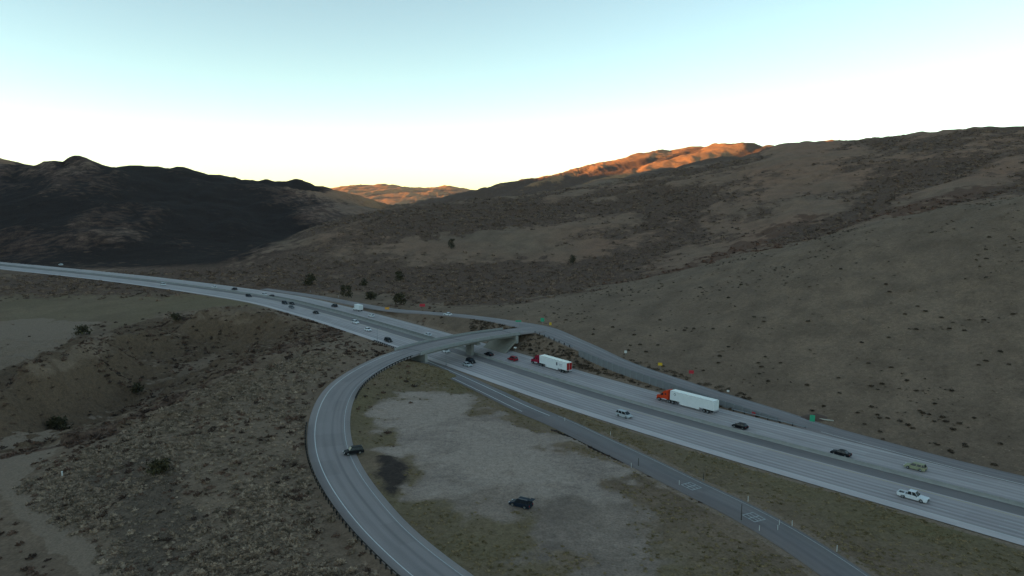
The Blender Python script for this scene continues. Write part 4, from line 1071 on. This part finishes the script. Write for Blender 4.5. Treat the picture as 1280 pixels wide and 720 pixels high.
def veg_mat(name, dark, light):
    v = NT(name); a = v.t.nodes.new("ShaderNodeAttribute"); a.attribute_name = "tint"
    ge = v.t.nodes.new("ShaderNodeNewGeometry"); n = v.noise(ge.outputs["Position"], 3.0, 3)
    v.l(v.mix(v.mrange(v.math('ADD', a.outputs["Fac"], v.math('MULTIPLY', v.math('SUBTRACT', n, .5), .5)), 0, 1), tuple(np.array(dark) * (1.2, .97, .86)), tuple(np.array(light) * (1.2, .97, .86))), v.b.inputs["Base Color"])
    v.b.inputs["Roughness"].default_value = .95; v.b.inputs["Specular IOR Level"].default_value = .1
    return v.m
def twig_tpl(seed, n=30, wid=.13, core=True):
    r = np.random.default_rng(seed); V = []; F = []
    if core:
        V, F = bush_tpl(seed, 0, 5, .55); V = [tuple(v) for v in V * np.array([1, 1, .75])]; F = [tuple(f) for f in F]
    for _ in range(n):
        d = r.normal(size=3); d[2] = abs(d[2]) * .9 + .12; d /= np.linalg.norm(d); d = d * np.array([1.0, 1.0, .85])
        a = d * r.uniform(.15, .5); t = d * r.uniform(.75, 1.18) + r.normal(size=3) * .08; sd_ = np.cross(d, r.normal(size=3)); sd_ *= wid * r.uniform(.7, 1.5) / (np.linalg.norm(sd_) + 1e-6)
        b = len(V); V += [tuple(a + sd_ * .6), tuple(a + (t - a) * .75 - sd_ * 1.3), tuple(t + sd_)]; F.append((b, b + 1, b + 2))
    return np.array(V), np.array(F)
TPL = [bush_tpl(s) for s in range(5)]
TPL_F = [twig_tpl(s + 80, 22) for s in range(7)]
TPL_S = [twig_tpl(s + 20, 11, .2) for s in range(5)]
def brush_mesh(name, P, R, T, tpl, flat=.8):
    allV = []; allF = []; allT = []; base = 0
    which = rng.integers(0, len(tpl), len(P)); ang = rng.random(len(P)) * 2 * np.pi
    for w, (Vt, Ft) in enumerate(tpl):
        m = which == w; k = m.sum()
        if not k: continue
        c, s_ = np.cos(ang[m])[:, None], np.sin(ang[m])[:, None]; r = R[m][:, None]
        x = Vt[None, :, 0] * c - Vt[None, :, 1] * s_; y = Vt[None, :, 0] * s_ + Vt[None, :, 1] * c
        V = np.stack([x * r + P[m, 0:1], y * r + P[m, 1:2], Vt[None, :, 2] * r * flat * rng.uniform(.7, 1.2, (k, 1)) + P[m, 2:3] - .06 * r], 2)
        allV.append(V.reshape(-1, 3)); allF.append((Ft[None] + (np.arange(k) * len(Vt))[:, None, None] + base).reshape(-1, 3)); base += k * len(Vt)
        allT.append(np.repeat(T[m], len(Vt)))
    me = np_mesh(name, np.concatenate(allV), np.concatenate(allF), True)
    at = me.attributes.new("tint", 'FLOAT', 'POINT'); at.data.foreach_set("value", np.concatenate(allT).astype(np.float32)); return me
def vsample(A, x, y):
    i = np.clip(np.searchsorted(gx, x), 0, len(gx) - 1); j = np.clip(np.searchsorted(gy, y), 0, len(gy) - 1); return A[j * len(gx) + i]
def clear_of_roads(x, y, pad=.8):
    ok = np.ones(len(x), bool)
    for rd in (RAMP, PAR, EXIT):
        d, off, k = rd.near(x, y); ok &= d > rd.p[k, 3] + pad + .6
    d, off, k = HWc.near(x, y); ok &= d > 18.0 + pad + 1.0
    return ok
SUV = PZ(444, 566, 2.6)
def scatter(dens, box, n, pad=.8):
    x = rng.uniform(box[0], box[1], n); y = rng.uniform(box[2], box[3], n)
    keep = rng.random(n) < vsample(dens, x, y); x, y = x[keep], y[keep]
    inv = (np.abs(x) < y * .74 + 12) & (y > 95)
    x, y = x[inv], y[inv]; ok = clear_of_roads(x, y, pad) & (np.hypot(x - SUV[0], y - SUV[1]) > 9); x, y = x[ok], y[ok]
    return np.stack([x, y, hgt(x, y)], 1)
bare = np.clip(1 - m_lot - m_lot2 - m_pit - m_track - m_wash * .9 - m_fieldp * .95 - m_fieldg * .97, 0, 1)
V_sage = veg_mat("sagebrush_foliage", (.11, .097, .079), (.43, .378, .31))
V_dark = veg_mat("dark_scrub_foliage", (.038, .033, .027), (.125, .104, .08))
V_red = veg_mat("reddish_brush", (.042, .032, .028), (.15, .105, .085))
V_grass = veg_mat("dry_grass_tufts", (.09, .08, .042), (.25, .215, .135))
def rs(n, a, b): return a + (b - a) * rng.random(n) ** 1.8
# sagebrush left of the ramp
P_ = scatter(np.clip(m_sage * (1 - .75 * m_thick) * (.35 + .8 * clump) * (.3 + .9 * sstep(fbm(X1 - 55, Y1 + 21, 34, 3), -.35, .3)), 0, 1) * bare, (-150, 10, 95, 360), 190000, .3)
R_ = .16 + 1.0 * rng.random(len(P_)) ** 2.6; T_ = np.clip(rng.normal(.45, .13, len(P_)) - .35 * (rng.random(len(P_)) < .22), 0, 1)
dist = np.hypot(P_[:, 0], P_[:, 1]); app = R_ / dist
big_i = np.argsort(-app)[:170]; rest = np.ones(len(P_), bool); rest[big_i] = False
o = link("sagebrush_cover", brush_mesh("sagebrush_cover", P_[rest], R_[rest], T_[rest], TPL_F), None, V_sage); tag(o, "grey green sagebrush covering the ground left of the ramp", "brush", kind="stuff")
shrub_me = []
_tone = ["dark", "dull", "grey green", "pale"]
_trk = np.array([pick(a_, b_)[:2] for a_, b_ in ((20, 590), (30, 645), (70, 685), (115, 728))])
def sage_label(p, me_):
    d_, _, k_ = RAMP.near(np.array([p[0]]), np.array([p[1]])); e_ = d_[0] - RAMP.p[k_[0], 3]
    t_ = _tone[shrub_me.index(me_)]
    if e_ < 7: return "large %s sagebrush clump close behind the ramp guardrail" % t_
    if np.hypot(*(_trk - p[:2]).T).min() < 16: return "large %s sagebrush clump near the bend of the dirt track" % t_
    if float(vsample(m_thick, p[0:1], p[1:2])[0]) > .2 or e_ > 38: return "large %s sagebrush clump around the bare thicket" % t_
    return "large %s sagebrush clump out in the brush between ramp and thicket" % t_
for s_ in range(4):
    Vt, Ft = twig_tpl(40 + s_, 110, .09); m_ = np_mesh("sagebrush", Vt * np.array([1, 1, .8]), Ft); at = m_.attributes.new("tint", 'FLOAT', 'POINT'); at.data.foreach_set("value", np.clip(np.random.default_rng(s_).normal(.5 + .1 * (s_ - 1.5), .25, len(Vt)), 0, 1).astype(np.float32)); m_.materials.append(V_sage); shrub_me.append(m_)
for i in big_i:
    o = link("sagebrush", random.choice(shrub_me)); o.location = P_[i]; r_ = R_[i] * 1.05; o.scale = (r_, r_, r_ * random.uniform(.8, 1.1)); o.rotation_euler = (0, 0, random.uniform(0, 6.28)); tag(o, sage_label(P_[i], o.data), "shrub", "large sagebrush clumps left of the ramp")
# darker and redder brush mixed in
P_ = scatter(np.clip(np.maximum(m_sage * .22 * (1.2 - clump), m_dline * .9) + (1 - m_sage) * sstep(-X1, 20, 60) * (Y1 < 420) * (.16 + .9 * m_cliff * sstep(clump, .3, .8) + .6 * sstep(clump, .6, 1) * (Y1 < 330)), 0, 1) * bare, (-330, 10, 95, 420), 40000, .5)
o = link("dark_brush_cover", brush_mesh("dark_brush_cover", P_, rs(len(P_), .4, 1.4), rng.random(len(P_)), TPL_F), None, V_red); tag(o, "dark reddish brush along the gully edge and lower slope", "brush", kind="stuff")
P_ = scatter(m_thick * .9, (-110, -30, 95, 200), 16000)
o = link("bare_thicket", brush_mesh("bare_thicket", P_, rs(len(P_), .15, .48), .2 + rng.random(len(P_)) * .6, TPL_F), None, veg_mat("bare_twigs", (.085, .078, .068), (.235, .215, .19))); tag(o, "pale leafless thicket below the curving ramp", "brush", kind="stuff")
# open slope beside the parallel road: scattered dark shrubs
m_open = (1 - sstep(scrub, .1, .4)) * (Y1 < 470) * sstep(off_h * -_side, 19, 24) * sstep(X1, -40, 20)
P_ = scatter(np.clip(m_open * (.15 + .85 * sstep(fbm(X1, Y1, 35, 3), .05, .6)), 0, 1), (-40, 340, 150, 470), 15000)
R_ = rs(len(P_), .2, .95); app = R_ / np.hypot(P_[:, 0], P_[:, 1]); big_i = np.argsort(-app)[:110]; rest = np.ones(len(P_), bool); rest[big_i] = False
o = link("hillside_shrub_cover", brush_mesh("hillside_shrub_cover", P_[rest], R_[rest], rng.random(rest.sum()), TPL_S), None, V_dark); tag(o, "small dark shrubs dotted over the open grassy slope", "brush", kind="stuff")
dk = []
for s_ in range(3):
    Vt, Ft = twig_tpl(60 + s_, 90, .1); m_ = np_mesh("hillside_shrub", Vt * np.array([1, 1, .8]), Ft); at = m_.attributes.new("tint", 'FLOAT', 'POINT'); at.data.foreach_set("value", np.random.default_rng(s_).random(len(Vt)).astype(np.float32)); m_.materials.append(V_dark); dk.append(m_)
for i in big_i:
    o = link("hillside_shrub", random.choice(dk)); o.location = P_[i]; r_ = R_[i]; o.scale = (r_, r_, r_ * random.uniform(.7, 1.1)); o.rotation_euler = (0, 0, random.uniform(0, 6.28)); w_ = "low wide" if o.scale[2] < .85 * r_ else "rounded"; hz = P_[i][2]
    tag(o, "%s dark shrub %s" % (w_, "low on the grassy slope just above the parallel road" if hz < 9 else ("part way up the open grassy slope" if hz < 22 else "high on the open grassy slope")), "shrub", "dark shrubs on the grassy slope")
# bank below the parallel road
m_bank = (off_h * -_side > 16) * (d_h < 34) * (X1 > -20) * (X1 < 75) * (Y1 < 345)
P_ = scatter(m_bank * np.clip(.35 + .6 * clump, 0, 1), (-20, 75, 200, 345), 15000, .2)
o = link("bank_brush_cover", brush_mesh("bank_brush_cover", P_, rs(len(P_), .35, 1.25), rng.random(len(P_)), TPL_F), None, V_dark); tag(o, "dark brush on the bank between parallel road and highway", "brush", kind="stuff")
# hills: scrub thickets
P_ = scatter(np.clip(scrub * 1.2 - .25, 0, 1) * (Y1 > 400) * (1 - sstep(m_north, 0, .3)), (-500, 620, 400, 1050), 42000)
o = link("scrub_thicket", brush_mesh("scrub_thicket", P_, rs(len(P_), .9, 2.8), rng.random(len(P_)), TPL_S, .75), None, veg_mat("hill_scrub_foliage", (.075, .060, .050), (.23, .178, .14))); tag(o, "dark oak scrub thickets on the hills beyond the highway", "scrub", kind="stuff")
P_ = scatter(np.clip(m_red * 1.3 - .3, 0, 1), (60, 420, 320, 520), 3600)
o = link("red_thicket", brush_mesh("red_thicket", P_, rs(len(P_), .8, 2.2), rng.random(len(P_)), TPL_S, .8), None, veg_mat("bare_red_twigs", (.06, .042, .036), (.18, .112, .084))); tag(o, "reddish leafless brush filling the gully above the slope", "scrub", kind="stuff")
# grass tufts on the verges and round the lot
m_verge = np.clip(np.maximum(m_green * 1.1, np.maximum(m_loop, sstep(X1, -25, -15) * (1 - sstep(X1, 70, 90)) * (Y1 < 330) * (off_h * _side > 19))) * (.25 + .8 * clump), 0, 1) * np.clip(1 - m_lot * 1.2 - m_lot2 - m_pit - m_ditch, 0, 1)
P_ = scatter(m_verge, (-60, 140, 95, 330), 90000, .1)
o = link("grass_tuft_cover", brush_mesh("grass_tuft_cover", P_, rs(len(P_), .18, .6), np.clip(rng.normal(.55, .3, len(P_)), 0, 1), TPL_S, .6), None, V_grass); tag(o, "dry grass tufts on the verges and around the gravel lot", "grass", kind="stuff")
P_ = scatter(np.clip(m_open * sstep(fbm(X1 + 40, Y1 - 70, 30, 3), -.1, .5) * (.25 + .75 * sstep(X1, 70, 120)), 0, 1), (20, 240, 140, 330), 22000)
o = link("slope_tussock_cover", brush_mesh("slope_tussock_cover", P_, rs(len(P_), .12, .42), np.clip(rng.normal(.6, .25, len(P_)), 0, 1), TPL_S, .6), None, veg_mat("pale_tussock", (.13, .112, .088), (.33, .29, .23))); tag(o, "pale dry tussocks on the lower grassy slope", "grass", kind="stuff")
P_ = scatter(m_ditch * .9, (0, 70, 120, 240), 9000, -.4)
o = link("ditch_weed_cover", brush_mesh("ditch_weed_cover", P_, rs(len(P_), .25, .6), rng.random(len(P_)) * .6, TPL_S, .8), None, V_red); tag(o, "dark weeds lining the ditch of the exit road", "weeds", kind="stuff")

# ------------------------------------------------------------------ junipers and other trees
V_jun = veg_mat("juniper_foliage", (.02, .022, .014), (.085, .085, .05))
M_bark = mat("juniper_bark", (.07, .055, .045), .95, var=.2, scale=4, bump=.4)
def make_tree(seed, h, w, n=420):
    r = np.random.default_rng(seed)
    root = empty("juniper_tree", (0, 0, 0))
    mb = MB(); mb.tube((0, 0, -.3), (0, 0, h * .8), h * .035, h * .008, 7)
    for k in range(6):
        a = k * 1.05 + r.random(); z = h * r.uniform(.15, .6); mb.tube((0, 0, z), (math.cos(a) * w * .6, math.sin(a) * w * .6, z + h * .18), h * .014, h * .004, 5)
    mb.build("trunk", M_bark, root)
    V = []; F = []; T = []
    cl = [(r.normal(0, .42, 2), r.uniform(.12, .97)) for _ in range(16)]
    for k in range(n):
        (cx, cy), cz_ = cl[r.integers(len(cl))]
        rad = w * (1.05 - cz_ * .8); c = np.array([cx * rad * 1.1, cy * rad * 1.1, cz_ * h]) + r.normal(size=3) * np.array([.27 * w, .27 * w, .09 * h]); b = len(V); tt = r.random()
        c[2] = max(c[2], .1 * h)
        for _ in range(3): V.append(c + r.normal(size=3) * .11 * (w + .6)); T.append(tt)
        F.append((b, b + 1, b + 2))
    m = np_mesh("crown", np.array(V), np.array(F)); at = m.attributes.new("tint", 'FLOAT', 'POINT'); at.data.foreach_set("value", np.array(T, np.float32)); link("crown", m, root, V_jun)
    return root
for k, (px, py, h, w, lab) in enumerate([
    (388, 357, 7.5, 4.6, "broad dark juniper above the outer bend of the highway"), (429, 370.5, 7.5, 2.6, "tall narrow juniper, uphill one of a tight pair by the parallel road"), (436, 372, 7.0, 2.6, "slightly shorter juniper of a tight pair by the parallel road"),
    (455, 357, 4.5, 3.0, "small juniper standing alone among pale grass above the pair"), (463, 374, 4.0, 4.0, "low spreading juniper beside the parallel road"), (499, 381, 6.5, 4.2, "full dark juniper just uphill of the orange sign"), (499, 351, 6.5, 3.8, "juniper standing higher on the brushy slope above the orange sign"),
    (716, 330, 7.0, 3.2, "lone juniper high in the dark gully of the brown hill"), (564, 311, 8.0, 3.4, "lone juniper in a pale clearing on the brown hill"), (102, 419, 4.5, 3.6, "dark bushy tree on the tip of the sandy bluff"),
    (219, 402, 3.5, 3.0, "small dark bushy tree on top of the long sandy bluff"), (200, 592, 3.2, 2.6, "dark olive bushy tree at the top of the bare thicket"), (72, 537, 3.6, 3.8, "dark rounded tree by the mouth of the pale wash"), (172, 492, 3.2, 2.6, "small rounded tree beside the pale wash")]):
    p = pick(px, py); t_ = make_tree(100 + k, h, w); t_.location = p; t_.rotation_euler = (0, 0, k * 1.3); tag(t_, lab, "tree", "junipers and bushy trees")

# ------------------------------------------------------------------ air
hb = MB().box((0, 3950, 215), (8800, 11400, 700)).build("haze", None)
hm = bpy.data.materials.new("thin_air"); hm.use_nodes = True; hn = hm.node_tree
hn.nodes.remove(hn.nodes["Principled BSDF"]); pv = hn.nodes.new("ShaderNodeVolumePrincipled")
pv.inputs["Color"].default_value = (.80, .88, 1.0, 1); pv.inputs["Density"].default_value = 1.9e-5
hn.links.new(pv.outputs[0], hn.nodes["Material Output"].inputs["Volume"]); hb.data.materials.append(hm)
tag(hb, "thin blue air between the near slopes and the far ridge", "haze", kind="stuff")
